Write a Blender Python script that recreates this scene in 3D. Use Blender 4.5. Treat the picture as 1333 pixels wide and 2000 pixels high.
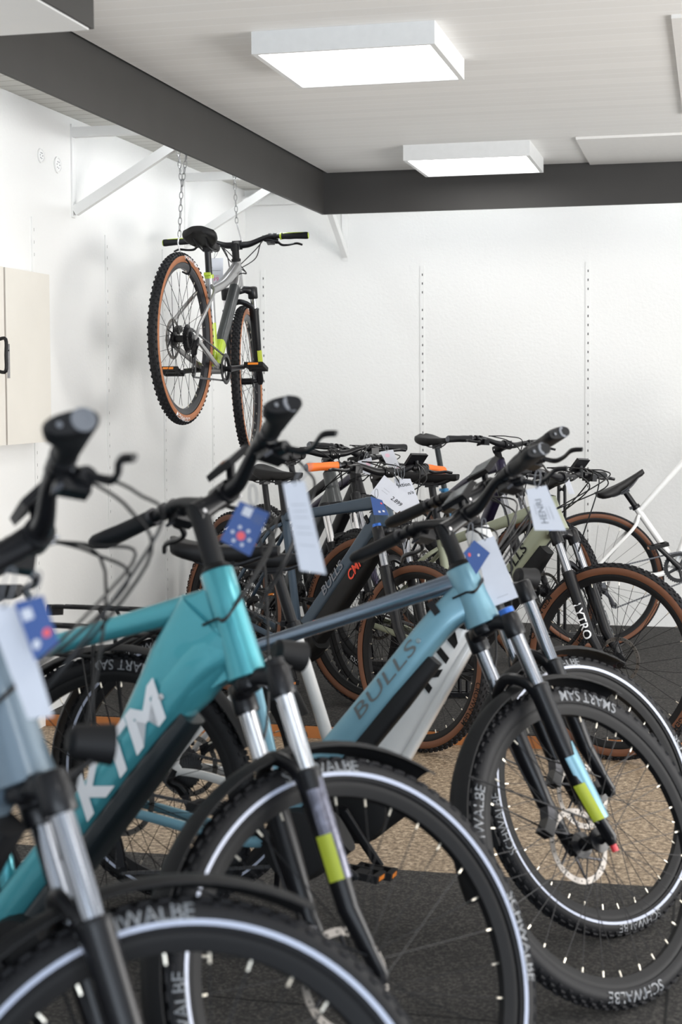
import bpy, math, random
from mathutils import Vector, Matrix
from math import sin, cos, pi, radians as rad
random.seed(7)
for o in list(bpy.data.objects): bpy.data.objects.remove(o)
scene = bpy.context.scene
COL = scene.collection
V = Vector

# ------------------------------------------------------------------ camera
F_PX, YAW, PITCH, ROLL, CYO, CAM_H = 3058.0, .23481, .04627, -.006226, -96.3, 1.388
_f = V((-sin(YAW), cos(YAW), 0)); _r = V((cos(YAW), sin(YAW), 0)); _u = V((0, 0, 1))
_f2 = _f*cos(PITCH)-_u*sin(PITCH); _u2 = _u*cos(PITCH)+_f*sin(PITCH)
_r3 = _r*cos(ROLL)+_u2*sin(ROLL); _u3 = -_r*sin(ROLL)+_u2*cos(ROLL)
cd = bpy.data.cameras.new('camera'); cam = bpy.data.objects.new('camera', cd); COL.objects.link(cam)
m = Matrix.Identity(4)
for i in range(3):
    m[i][0] = _r3[i]; m[i][1] = _u3[i]; m[i][2] = -_f2[i]
m[0][3], m[1][3], m[2][3] = 0, 0, CAM_H
cam.matrix_world = m
cd.sensor_fit = 'VERTICAL'; cd.sensor_height = 36; cd.lens = F_PX*36/2000
cd.shift_y = CYO/2000
cd.clip_start = .05
cd.dof.use_dof = True; cd.dof.focus_distance = 6.3; cd.dof.aperture_fstop = 4.6
scene.camera = cam
scene.view_settings.view_transform = 'Standard'; scene.view_settings.look = 'None'
scene.view_settings.gamma = 1; scene.view_settings.use_curve_mapping = False
scene.view_settings.exposure = -0.06

# ------------------------------------------------------------------ daylight
w = bpy.data.worlds.new('World'); scene.world = w; w.use_nodes = True
bg = w.node_tree.nodes['Background']; bg.inputs[0].default_value = (.80, .90, 1.0, 1); bg.inputs[1].default_value = .7
def area(name, loc, target, sx, sy, power, color):
    l = bpy.data.lights.new(name, 'AREA'); l.shape = 'RECTANGLE'; l.size = sx; l.size_y = sy
    l.energy = power; l.color = color
    o = bpy.data.objects.new(name, l); COL.objects.link(o); o.location = loc
    o.rotation_euler = (V(target)-V(loc)).to_track_quat('-Z', 'Y').to_euler()
    return o
area('shop_window_daylight', (1.2, -2.2, .9), (-.6, 1.6, 2.5), 4.6, 1.7, 160, (.80, .89, 1.0))
area('side_window_daylight', (3.6, 4.4, 1.0), (-.8, 5.6, 2.5), 4.0, 1.7, 250, (1.0, .975, .94))
PANEL_E, TUBE_E = 8.5, 24.0

# ------------------------------------------------------------------ materials
MATS = {}
def mat(name, col, rough=.5, metal=0., coat=0., spec=None, emit=None, es=0., noise=0., nscale=40., bump=0., alpha=None, trans=0.):
    if name in MATS: return MATS[name]
    ma = bpy.data.materials.new(name); ma.use_nodes = True
    nt = ma.node_tree; b = nt.nodes['Principled BSDF']
    b.inputs['Base Color'].default_value = (*col, 1); b.inputs['Roughness'].default_value = rough
    b.inputs['Metallic'].default_value = metal; b.inputs['Coat Weight'].default_value = coat
    if spec is None and max(col) < .02: spec = .30
    if spec is not None: b.inputs['Specular IOR Level'].default_value = spec
    if trans: b.inputs['Transmission Weight'].default_value = trans
    if emit: b.inputs['Emission Color'].default_value = (*emit, 1); b.inputs['Emission Strength'].default_value = es
    tc = nt.nodes.new('ShaderNodeTexCoord'); nz = nt.nodes.new('ShaderNodeTexNoise')
    nz.inputs['Scale'].default_value = nscale; nz.inputs['Detail'].default_value = 3
    nt.links.new(tc.outputs['Object'], nz.inputs['Vector'])
    k = noise if noise else .04
    mx = nt.nodes.new('ShaderNodeMix'); mx.data_type = 'RGBA'
    mx.inputs[6].default_value = (*[c*(1-k) for c in col], 1); mx.inputs[7].default_value = (*[min(1, c*(1+k)) for c in col], 1)
    nt.links.new(nz.outputs['Fac'], mx.inputs[0]); nt.links.new(mx.outputs[2], b.inputs['Base Color'])
    if bump:
        bp = nt.nodes.new('ShaderNodeBump'); bp.inputs['Strength'].default_value = bump; bp.inputs['Distance'].default_value = .002
        nt.links.new(nz.outputs['Fac'], bp.inputs['Height']); nt.links.new(bp.outputs['Normal'], b.inputs['Normal'])
    MATS[name] = ma
    return ma
BLACK = mat('satin_black', (.006, .006, .0075), .36, 0, .1)
MATTE = mat('matte_black', (.007, .007, .0078), .6)
RUBBER = mat('tyre_rubber', (.009, .009, .0105), .62, noise=.2, nscale=90)
KNOB = mat('tyre_knobs', (.011, .011, .013), .7)
BROWN = mat('tan_sidewall', (.155, .058, .026), .6, noise=.12, nscale=14)
TAN = mat('light_tan_sidewall', (.36, .135, .055), .6, noise=.12, nscale=14)
STRIPE = mat('reflective_stripe', (.46, .50, .62), .35)
PRINT = mat('grey_print', (.24, .25, .265), .5)
ALU = mat('polished_aluminium', (.62, .62, .64), .22, 1.)
STEEL = mat('spoke_steel', (.10, .10, .105), .35, .8)
NIP = mat('nipple_brass', (.75, .70, .60), .3, .8)
GUN = mat('gunmetal', (.05, .05, .055), .35, .8)
CHROME = mat('stanchion_chrome', (.80, .80, .82), .12, 1.)
DSTAN = mat('dark_stanchion', (.05, .052, .062), .14, .9)
GRIP = mat('rubber_grip', (.006, .0065, .008), .55, bump=.3, nscale=300)
CAPG = mat('grip_end_grey', (.15, .16, .18), .4)
SADM = mat('saddle_vinyl', (.010, .0095, .010), .5, noise=.1)
CABLE = mat('cable_housing', (.01, .01, .011), .35)
ROTOR = mat('rotor_steel', (.22, .205, .19), .45, .9)
ORANGE = mat('orange_grip_foam', (.85, .17, .02), .6)
WHITEP = mat('white_print', (.85, .86, .88), .5)
RED = mat('red_anodised', (.65, .04, .05), .35)
BLUEA = mat('blue_anodised', (.05, .16, .55), .25, .6)
AMBER = mat('amber_reflector', (.85, .25, .02), .3)
LIME = mat('lime_paint', (.42, .56, .02), .35, 0, .5)
YLAB = mat('yellow_label', (.40, .46, .03), .5)
SILVER = mat('silver_paint', (.33, .33, .33), .28, .6, .3)
DGREY = mat('dark_grey_paint', (.055, .06, .062), .4, .2, .2)
TURQ = mat('turquoise_paint', (.075, .37, .43), .30, .5, .4)
LBLUE = mat('light_blue_paint', (.17, .34, .42), .38, .35, .3)
STEELB = mat('grey_blue_paint', (.14, .19, .235), .38, .35, .3)
WHITEF = mat('white_paint', (.74, .74, .73), .3, 0, .5)
NAVY = mat('slate_blue_paint', (.032, .058, .090), .42, .2, .2)
OLIVE = mat('sage_paint', (.29, .31, .22), .42, .1, .2)
PURP = mat('dark_violet_paint', (.020, .014, .045), .3, .4, .5)
BLUEM = mat('bright_blue_paint', (.02, .17, .36), .3, .5, .4)
DTEAL = mat('dark_teal_black', (.010, .016, .02), .35, .2, .3)
TAGB = mat('blue_card', (.035, .085, .27), .6)
TAGW = mat('white_card', (.58, .60, .66), .6)
INK = mat('grey_ink', (.20, .21, .24), .7)
PINK = mat('pink_ink', (.62, .20, .35), .7)
REDDOT = mat('red_ink', (.75, .10, .12), .6)
GALV = mat('galvanised_chain', (.34, .34, .34), .3, .9)
WPAINT = mat('white_gloss_paint', (.78, .78, .77), .45, noise=.03, nscale=6)
PANELW = mat('lamp_housing_white', (.80, .81, .81), .5)
HOLE = mat('slot_black', (.01, .01, .01), .9)
WOODO = mat('orange_wood', (.36, .13, .035), .5, noise=.35, nscale=9)
BEAMM = mat('fascia_grey_paint', (.040, .038, .036), .62, noise=.12, nscale=5)

# ------------------------------------------------------------------ mesh builder
def spl(pts, n=6, closed=False):
    P = [V(p) for p in pts]; out = []
    N = len(P); rng = range(N if closed else N-1)
    for i in rng:
        if closed: a, b, c, d = P[(i-1) % N], P[i], P[(i+1) % N], P[(i+2) % N]
        else:
            b, c = P[i], P[i+1]; a = P[i-1] if i else b*2-c; d = P[i+2] if i+2 < N else c*2-b
        for k in range(n):
            t = k/n
            out.append(.5*((2*b)+(c-a)*t+(2*a-5*b+4*c-d)*t*t+(3*b-a-3*c+d)*t**3))
    if not closed: out.append(P[-1])
    return out
class MB:
    def __init__(s, T=None): s.v = []; s.f = []; s.m = []; s.mats = []; s.T = T
    def mi(s, m):
        if m not in s.mats: s.mats.append(m)
        return s.mats.index(m)
    def add(s, vs, fs, m):
        k = len(s.v); i = s.mi(m)
        s.v += [tuple(s.T(V(v))) if s.T else tuple(v) for v in vs]
        for f in fs: s.f.append([a+k for a in f]); s.m.append(i)
    def sweep(s, path, sec, m, sides=12, sq=2., ref=(0, 1, 0), cap=True, closed=False, mf=None):
        P = [V(p) for p in path]; n = len(P); R = V(ref)
        if not isinstance(sec, list): sec = [sec]*n
        if len(sec) != n:
            S = []
            for i in range(n):
                t = i/(n-1)*(len(sec)-1); k = min(int(t), len(sec)-2); q = t-k
                a, b = sec[k], sec[k+1]
                a = a if isinstance(a, tuple) else (a, a); b = b if isinstance(b, tuple) else (b, b)
                S.append((a[0]*(1-q)+b[0]*q, a[1]*(1-q)+b[1]*q))
            sec = S
        vs = []
        pb = None
        for i in range(n):
            if closed: t = (P[(i+1) % n]-P[i-1])
            else: t = P[min(i+1, n-1)]-P[max(i-1, 0)]
            t.normalize()
            q = pb if pb is not None else R
            b = q-q.dot(t)*t
            if b.length < 1e-4:
                q = V((1, 0, 0)) if abs(t.x) < .9 else V((0, 0, 1)); b = q-q.dot(t)*t
            b.normalize()
            nn = t.cross(b); pb = b
            a = sec[i]; a = a if isinstance(a, tuple) else (a, a)
            for k in range(sides):
                th = 2*pi*(k+.5)/sides; c, d = cos(th), sin(th)
                c = math.copysign(abs(c)**(2/sq), c); d = math.copysign(abs(d)**(2/sq), d)
                vs.append(P[i]+b*(a[0]*c)+nn*(a[1]*d))
        fs = []
        rng = n if closed else n-1
        for i in range(rng):
            for k in range(sides):
                a = i*sides+k; b2 = i*sides+(k+1) % sides; j = ((i+1) % n)*sides
                fs.append((a, b2, j+(k+1) % sides, j+k))
        if cap and not closed:
            fs.append(tuple(range(sides))[::-1]); fs.append(tuple((n-1)*sides+k for k in range(sides)))
        if mf:
            k0 = len(s.v); s.v += [tuple(s.T(v)) if s.T else tuple(v) for v in vs]
            for q, f in enumerate(fs):
                i = q//sides if q < rng*sides else (0 if q == rng*sides else n-2)
                s.f.append([a+k0 for a in f]); s.m.append(s.mi(mf(i/(n-1))))
        else: s.add(vs, fs, m)
        return s
    def tube(s, a, b, r, m, r2=None, sides=10, cap=True):
        return s.sweep([a, b], [(r, r), (r2 or r, r2 or r)], m, sides, cap=cap, ref=(.13, .97, .2))
    def box(s, c, size, m, R=None, taper=1.):
        c = V(c); h = [q/2 for q in size]; vs = []
        for z in (-1, 1):
            k = 1 if z < 0 else taper
            for x, y in ((-1, -1), (1, -1), (1, 1), (-1, 1)):
                v = V((x*h[0]*k, y*h[1]*k, z*h[2]))
                if R: v = R @ v
                vs.append(c+v)
        s.add(vs, [(3, 2, 1, 0), (4, 5, 6, 7), (0, 1, 5, 4), (1, 2, 6, 5), (2, 3, 7, 6), (3, 0, 4, 7)], m)
        return s
    def lathe(s, o, ax, prof, m, n=24, closed=False, mf=None, cap=True):
        o = V(o); ax = V(ax).normalized()
        e = V((1, 0, 0)) if abs(ax.x) < .8 else V((0, 0, 1)); e = (e-e.dot(ax)*ax).normalized(); g = ax.cross(e)
        vs = [o+ax*h+(e*cos(2*pi*k/n)+g*sin(2*pi*k/n))*r for h, r in prof for k in range(n)]
        fs = []; L = len(prof)
        for i in range(L if closed else L-1):
            j = (i+1) % L
            for k in range(n): fs.append((i*n+k, i*n+(k+1) % n, j*n+(k+1) % n, j*n+k))
        if cap and not closed:
            if prof[0][1] > 1e-5: fs.append(tuple(range(n))[::-1])
            if prof[-1][1] > 1e-5: fs.append(tuple((L-1)*n+k for k in range(n)))
        s.add(vs, fs, m); return s
    def text(s, st, size, fn, m, bold=0., shear=0., align='CENTER'):
        vs, fs = glyphs(st, bold, shear, align)
        s.add([fn(x*size, y*size) for x, y in vs], fs, m); return s
    def build(s, name, parent=None, mw=None, sharp=38, smooth=True):
        me = bpy.data.meshes.new(name); me.from_pydata(s.v, [], s.f); me.update()
        for m_ in s.mats: me.materials.append(m_)
        me.polygons.foreach_set('material_index', s.m)
        if smooth:
            me.polygons.foreach_set('use_smooth', [True]*len(s.f))
            try: me.set_sharp_from_angle(angle=rad(sharp))
            except Exception: pass
        o = bpy.data.objects.new(name, me); COL.objects.link(o)
        if parent: o.parent = parent
        if mw is not None: o.matrix_basis = mw
        return o
_G = {}
def glyphs(st, bold, shear, align):
    key = (st, bold, shear, align)
    if key not in _G:
        cu = bpy.data.curves.new('t', 'FONT'); cu.body = st; cu.align_x = align; cu.align_y = 'CENTER'
        cu.offset = bold; cu.shear = shear; cu.resolution_u = 3
        o = bpy.data.objects.new('t', cu); COL.objects.link(o)
        bpy.context.view_layer.update()
        me = bpy.data.meshes.new_from_object(o.evaluated_get(bpy.context.evaluated_depsgraph_get()))
        _G[key] = ([(v.co.x, v.co.y) for v in me.vertices], [tuple(p.vertices) for p in me.polygons])
        bpy.data.objects.remove(o); bpy.data.curves.remove(cu); bpy.data.meshes.remove(me)
    return _G[key]
def empty(name, mw): 
    o = bpy.data.objects.new(name, None); o.empty_display_size = .1; COL.objects.link(o); o.matrix_basis = mw; return o
def tag(o, label=None, cat=None, group=None, kind=None):
    if label: o['label'] = label
    if cat: o['category'] = cat
    if group: o['group'] = group
    if kind: o['kind'] = kind
    return o
def child(src, parent, mw=None):
    c = src.copy(); COL.objects.link(c); c.parent = parent
    if mw is not None: c.matrix_basis = mw
    return c

# ------------------------------------------------------------------ room shell
XL, YB, HC = -2.708, 8.92, 2.569
XR, YF = 3.8, -3.0
def nodes(name):
    ma = bpy.data.materials.new(name); ma.use_nodes = True
    return ma, ma.node_tree, ma.node_tree.nodes['Principled BSDF']
def wall_mat():
    ma, nt, b = nodes('white_plaster'); N = nt.nodes.new; L = nt.links.new
    b.inputs['Base Color'].default_value = (.80, .80, .785, 1); b.inputs['Roughness'].default_value = .75
    tc = N('ShaderNodeTexCoord')
    n1 = N('ShaderNodeTexNoise'); n1.inputs['Scale'].default_value = 70; n1.inputs['Detail'].default_value = 4; L(tc.outputs['Object'], n1.inputs['Vector'])
    n2 = N('ShaderNodeTexNoise'); n2.inputs['Scale'].default_value = 1.3; L(tc.outputs['Object'], n2.inputs['Vector'])
    mx = N('ShaderNodeMix'); mx.data_type = 'RGBA'; mx.inputs[6].default_value = (.76, .76, .745, 1); mx.inputs[7].default_value = (.83, .83, .82, 1)
    L(n2.outputs['Fac'], mx.inputs[0]); L(mx.outputs[2], b.inputs['Base Color'])
    bp = N('ShaderNodeBump'); bp.inputs['Strength'].default_value = .35; bp.inputs['Distance'].default_value = .004
    L(n1.outputs['Fac'], bp.inputs['Height']); L(bp.outputs['Normal'], b.inputs['Normal'])
    return ma
WALL = wall_mat()
def ceil_mat(name, gap, pitch, col, dark):
    ma, nt, b = nodes(name); N = nt.nodes.new; L = nt.links.new
    b.inputs['Roughness'].default_value = .5
    tc = N('ShaderNodeTexCoord'); sp = N('ShaderNodeSeparateXYZ'); L(tc.outputs['Object'], sp.inputs[0])
    d = N('ShaderNodeMath'); d.operation = 'DIVIDE'; L(sp.outputs['Y'], d.inputs[0]); d.inputs[1].default_value = pitch
    fr = N('ShaderNodeMath'); fr.operation = 'FRACT'; L(d.outputs[0], fr.inputs[0])
    lt = N('ShaderNodeMath'); lt.operation = 'LESS_THAN'; L(fr.outputs[0], lt.inputs[0]); lt.inputs[1].default_value = gap
    fl = N('ShaderNodeMath'); fl.operation = 'FLOOR'; L(d.outputs[0], fl.inputs[0])
    wn = N('ShaderNodeTexWhiteNoise'); wn.noise_dimensions = '1D'; L(fl.outputs[0], wn.inputs['W'])
    m0 = N('ShaderNodeMix'); m0.data_type = 'RGBA'; m0.inputs[6].default_value = (*[c*.95 for c in col], 1); m0.inputs[7].default_value = (*col, 1); L(wn.outputs['Value'], m0.inputs[0])
    mul = N('ShaderNodeMath'); mul.operation = 'MULTIPLY'; L(lt.outputs[0], mul.inputs[0]); mul.inputs[1].default_value = .85
    mx = N('ShaderNodeMix'); mx.data_type = 'RGBA'; L(m0.outputs[2], mx.inputs[6]); mx.inputs[7].default_value = (*dark, 1)
    L(mul.outputs[0], mx.inputs[0]); L(mx.outputs[2], b.inputs['Base Color'])
    bp = N('ShaderNodeBump'); bp.invert = True; bp.inputs['Strength'].default_value = .8; bp.inputs['Distance'].default_value = .004
    L(lt.outputs[0], bp.inputs['Height']); L(bp.outputs['Normal'], b.inputs['Normal'])
    return ma
CEIL = ceil_mat('painted_ceiling_boards', .055, .094, (.88, .87, .85), (.97, .97, .97))
SOFF = ceil_mat('old_white_ceiling_boards', .05, .094, (.62, .61, .57), (.12, .08, .05))
def speck(name, c1, c2, c3, scale, rough, bump):
    ma, nt, b = nodes(name); N = nt.nodes.new; L = nt.links.new
    b.inputs['Roughness'].default_value = rough
    tc = N('ShaderNodeTexCoord'); n1 = N('ShaderNodeTexNoise'); n1.inputs['Scale'].default_value = scale; n1.inputs['Detail'].default_value = 5; n1.inputs['Roughness'].default_value = .8
    L(tc.outputs['Object'], n1.inputs['Vector'])
    cr = N('ShaderNodeValToRGB'); L(n1.outputs['Fac'], cr.inputs[0]); e = cr.color_ramp.elements
    e[0].position = .40; e[0].color = (*c1, 1); e[1].position = .62; e[1].color = (*c3, 1)
    k = e.new(.5); k.color = (*c2, 1)
    L(cr.outputs[0], b.inputs['Base Color'])
    bp = N('ShaderNodeBump'); bp.inputs['Strength'].default_value = bump; bp.inputs['Distance'].default_value = .003
    L(n1.outputs['Fac'], bp.inputs['Height']); L(bp.outputs['Normal'], b.inputs['Normal'])
    return ma
CARPET = speck('grey_carpet', (.006, .006, .006), (.020, .0185, .017), (.080, .074, .067), 110, .95, .8)
LINO = speck('brown_speckled_floor', (.11, .075, .045), (.25, .185, .12), (.52, .41, .29), 55, .55, .2)
def quad_box(name, lo, hi, m, kind='structure', label=None, cat=None):
    b = MB(); c = [(a+q)/2 for a, q in zip(lo, hi)]; b.box(c, [q-a for a, q in zip(lo, hi)], m)
    o = b.build(name, smooth=False)
    if kind: o['kind'] = kind
    return o
quad_box('floor', (XL-.2, YF, -.2), (XR, YB+.2, 0), LINO)
quad_box('wall_left', (XL-.2, YF, 0), (XL, YB+.2, HC+.2), WALL)
quad_box('wall_back', (XL, YB, 0), (XR, YB+.2, HC+.2), WALL)
quad_box('ceiling', (-2.06, YF, HC), (XR, 8.33, HC+.1), CEIL)
quad_box('ceiling_left', (XL, YF, HC-.0), (-2.10, YB, HC+.1), SOFF)
quad_box('ceiling_back', (-2.10, 8.37, HC-.0), (XR, YB, HC+.1), SOFF)
quad_box('trim_1', (-2.10, YF, 2.348), (-2.083, 8.37, HC+.02), BEAMM)
quad_box('trim_2', (-2.083, 8.35, 2.348), (XR, 8.37, HC+.02), BEAMM)
quad_box('trim_3', (-2.83+.122, 8.87, 2.475), (-2.0, 8.92, 2.53), WPAINT)
# near box-out that drops from the ceiling, grey sides and white underside
b = MB(); b.box((-1.845, 1.95, 2.4595), (.47, 3.98, .219), BEAMM); b.box((-1.847, 1.95, 2.348), (.455, 3.955, .006), WPAINT)
o = b.build('trim_4', smooth=False); o['kind'] = 'structure'
# carpets and the raised podium
def carpet(name, lo, hi, seams, label):
    b = MB(); c = [(a+q)/2 for a, q in zip(lo, hi)]; b.box(c, [q-a for a, q in zip(lo, hi)], CARPET)
    for (x0, y0, x1, y1) in seams:
        d = V((x1-x0, y1-y0, 0)); n = V((-d.y, d.x, 0)).normalized()*.003
        p, q = V((x0, y0, hi[2]+.0006)), V((x1, y1, hi[2]+.0006))
        b.add([p-n, q-n, q+n, p+n], [(0, 1, 2, 3)], HOLE)
    return tag(b.build(name, smooth=False), label, 'carpet')
carpet('carpet', (XL+.02, YF+.1, 0), (XR-.1, 4.37, .006), [(-2.6, 3.35, 1.5, 3.35), (-2.6, 2.3, 1.5, 2.3), (-1.2, 2.3, -1.2, 3.35), (-.1, 3.35, -.1, 4.37)], 'dark grey fleck carpet in front of the brown speckled floor')
b = MB(); b.box(((XL+XR)/2, (6.0+YB)/2, .023), (XR-XL, YB-6.0, .046), WOODO); b.box(((XL+XR)/2, (6.012+YB)/2, .048), (XR-XL, YB-6.012, .004), CARPET)
for (x0, y0, x1, y1) in [(XL, 6.85, XR, 6.85), (-1.9, 6.02, -1.9, 6.85), (-.9, 6.85, -.9, 8.9)]:
    d = V((x1-x0, y1-y0, 0)); n = V((-d.y, d.x, 0)).normalized()*.003; p, q = V((x0, y0, .0506)), V((x1, y1, .0506))
    b.add([p-n, q-n, q+n, p+n], [(0, 1, 2, 3)], HOLE)
o = b.build('floor_podium', smooth=False); o['kind'] = 'structure'

# ------------------------------------------------------------------ slotted rails on the walls
def rail(pos, left, label):
    b = MB(); z0, z1 = .1, 2.10
    if left: b.box((.0025, 0, (z0+z1)/2), (.005, .026, z1-z0), WALL)
    else: b.box((0, -.0025, (z0+z1)/2), (.026, .005, z1-z0), WALL)
    z = z0+.03; k = 0
    while z < z1-.03:
        h = .013
        if (k*7) % 11 != 3:
            if left: b.box((.0053, .006, z), (.001, .0022, h), mat('faint_slot', (.30, .29, .28), .8))
            else: b.box((.002, -.0053, z), (.0052, .001, h), HOLE)
        z += .0505; k += 1
    o = b.build('slotted_rail', mw=Matrix.Translation(pos), smooth=False)
    tag(o, label, 'shelf rail', 'slotted shelf rails on the white walls')
for x, l in ((-2.6, 'slotted white shelf rail nearest the corner, behind the hanging bike front wheel'), (-1.646, 'slotted white shelf rail on back wall above the sharp black saddle'), (-.70, 'slotted white shelf rail on back wall, the rightmost one')):
    rail((x, YB, 0), False, l)
for y, l in ((5.94, 'slotted white rail on left wall right behind the white wall cupboard'), (6.73, 'slotted white rail on left wall just left of the hanging bike'), (7.49, 'slotted white rail on left wall below the hanging bike rear wheel'), (8.27, 'slotted white rail on left wall below the hanging bike, closest to the corner')):
    rail((XL, y, 0), True, l)

# ------------------------------------------------------------------ angle brackets carrying the fascia
def bracket(y, label):
    e = empty('angle_bracket', Matrix.Translation((XL, y, 2.17)))
    b = MB(); b.box((.305, 0, .335), (.61, .035, .042), WPAINT); b.build('arm', e, smooth=False)
    b = MB(); L = V((.58, 0, .335)); a = math.atan2(L.z, L.x)
    b.box((.30, 0, .165), (L.length, .03, .042), WPAINT, Matrix.Rotation(-a, 3, 'Y')); b.build('brace', e, smooth=False)
    b = MB(); b.box((.004, 0, .17), (.008, .036, .40), WPAINT); b.build('wall_plate', e, smooth=False)
    tag(e, label, 'bracket', 'angle brackets under the ceiling')
bracket(6.36, 'white triangular angle bracket on left wall, the nearer one')
bracket(7.84, 'white triangular angle bracket on left wall just above the hanging bike')
e = empty('angle_bracket', Matrix.Translation((-2.10, YB, 2.17)))
b = MB(); L = V((0, -.55, .32)); b.box((0, -.275, .165), (.03, L.length, .042), WPAINT, Matrix.Rotation(-math.atan2(.32, .55), 3, 'X')); b.build('brace', e, smooth=False)
b = MB(); b.box((0, -.27, .335), (.035, .54, .042), WPAINT); b.build('arm', e, smooth=False)
b = MB(); b.box((0, -.004, .17), (.036, .008, .40), WPAINT); b.build('wall_plate', e, smooth=False)
tag(e, 'white angle bracket on the back wall, its brace showing below the fascia corner', 'bracket', 'angle brackets under the ceiling')

# ------------------------------------------------------------------ wall roundels
for y, z, r, l in ((6.20, 2.345, .035, 'round white vent cover on left wall left of the bracket foot'), (6.03, 2.36, .03, 'small faint painted round cover on left wall, further left')):
    b = MB(); b.lathe((0, 0, 0), (1, 0, 0), [(0, r), (.006, r), (.008, r*.8), (.005, r*.72), (.005, 0.0)], WPAINT, 28)
    for k in range(6):
        b.lathe((.0056, r*.4*cos(k), r*.4*sin(k)), (1, 0, 0), [(0, .003), (.0006, .003)], CAPG, 8)
    tag(b.build('vent_cover', mw=Matrix.Translation((XL, y, z))), l, 'vent cover')

# ------------------------------------------------------------------ wall cupboard
e = empty('wall_cupboard', Matrix.Translation((XL, 5.503, 1.187)))
CUP = mat('cream_white_paint', (.70, .67, .61), .5, noise=.06, nscale=5)
b = MB(); b.box((.03, 0, .3375), (.06, .83, .675), CUP); b.build('carcass', e, smooth=False)
b = MB(); b.box((.0725, .205, .3375), (.025, .405, .675), CUP); d = b.build('door', e, smooth=False); d['label'] = 'right cupboard door with lock plate'
b = MB(); b.box((.086, .016, .32), (.004, .02, .13), ALU); b.lathe((.088, .016, .36), (1, 0, 0), [(0, .003), (.001, .003)], HOLE, 8); b.build('lock_plate', d, smooth=False)
b = MB(); b.box((.0725, -.215, .3375), (.025, .405, .675), CUP); d2 = b.build('door', e, smooth=False); d2['label'] = 'left cupboard door with black handle'
b = MB(); b.sweep(spl([(.085, -.065, .40), (.115, -.065, .40), (.118, -.07, .34), (.118, -.075, .28), (.085, -.075, .28)], 4), .007, BLACK, 8); b.build('handle', d2)
b = MB(); b.box((.0615, -.0055, .345), (.002, .012, .69), WOODO); b.build('gap_strip', e, smooth=False)
tag(e, 'cream white cupboard mounted on the left wall with a lock plate on its door edge', 'cupboard')

# ------------------------------------------------------------------ lamps
EM = bpy.data.materials.new('lit_diffuser'); EM.use_nodes = True
bs = EM.node_tree.nodes['Principled BSDF']; bs.inputs['Base Color'].default_value = (.9, .9, .9, 1)
bs.inputs['Emission Color'].default_value = (1, .985, .96, 1); bs.inputs['Emission Strength'].default_value = PANEL_E
EMT = EM.copy(); EMT.name = 'lit_tube'; EMT.node_tree.nodes['Principled BSDF'].inputs['Emission Strength'].default_value = TUBE_E
EMT.node_tree.nodes['Principled BSDF'].inputs['Emission Color'].default_value = (.93, .97, 1, 1)
def panel(x, y, label, vis=True):
    e = empty('ceiling_lamp', Matrix.Translation((x, y, HC)))
    b = MB(); h = .074; s = .306
    prof = [(s, 0), (s, -h), (s-.018, -h), (s-.020, -h+.006)]
    vs = []
    for a, z in prof: vs += [(-a, -a, z), (a, -a, z), (a, a, z), (-a, a, z)]
    fs = [(0, 1, 2, 3)]
    for i in range(3):
        for k in range(4): fs.append((i*4+k, i*4+(k+1) % 4, i*4+4+(k+1) % 4, i*4+4+k))
    fs = [tuple(reversed(f)) for f in fs]
    b.add(vs, fs, PANELW); b.build('housing', e, smooth=False)
    b = MB(); q = s-.019; b.add([(-q, -q, -h+.004), (q, -q, -h+.004), (q, q, -h+.004), (-q, q, -h+.004)], [(3, 2, 1, 0)], EM); b.build('diffuser', e, smooth=False)
    tag(e, label, 'ceiling lamp', 'square ceiling lamps')
panel(-1.186, 5.31, 'lit square white ceiling lamp, the larger nearer of the two in view')
panel(-1.168, 7.80, 'lit square white ceiling lamp, the farther one in front of the back fascia')
for x, y in ((.75, 2.9), (.75, 5.31), (.75, 7.8), (2.6, 2.9), (2.6, 5.31), (2.6, 7.8), (.75, .5), (2.6, .5)):
    panel(x, y, 'lit square ceiling lamp elsewhere in the shop, outside the photo')
EMB = EMT.copy(); EMB.name = 'lit_dimmer_tube'; EMB.node_tree.nodes['Principled BSDF'].inputs['Emission Strength'].default_value = TUBE_E*.6
def tube(x, y, L, alongx, label):
    R_ = Matrix.Rotation(0 if alongx else pi/2, 4, 'Z')
    e = empty('tube_lamp', Matrix.Translation((x, y, HC)) @ R_)
    b = MB(); b.box((0, 0, -.02), (L, .05, .04), PANELW); b.build('batten', e, smooth=False)
    b = MB(); b.sweep([(-L/2+.02, 0, -.055), (L/2-.02, 0, -.055)], .013, EMB if alongx else EMT, 12); b.build('tube', e)
    tag(e, label, 'tube lamp', 'tube lamps hidden behind the fascia')
for y in (5.1, 6.75, 8.0): tube(-2.19, y, 1.15, False, 'fluorescent tube lamp hidden behind the left grey fascia')
for x in (-1.4, -.1, 1.2, 2.5): tube(x, 8.50, 1.15, True, 'fluorescent tube lamp hidden behind the back grey fascia')
# thin boards screwed under the ceiling
for lo, hi, l in (((-.141, 5.125, HC-.012), (1.6, 6.95, HC), 'large thin white board under the ceiling at the right edge'), ((-.643, 7.47, HC-.012), (.6, 8.33, HC), 'thin white board under the ceiling next to the back fascia')):
    b = MB(); c = [(a+q)/2 for a, q in zip(lo, hi)]; b.box((0, 0, 0), [q-a for a, q in zip(lo, hi)], mat('board_white', (.80, .79, .77), .5))
    tag(b.build('ceiling_board', mw=Matrix.Translation(c), smooth=False), l, 'ceiling board')

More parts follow.
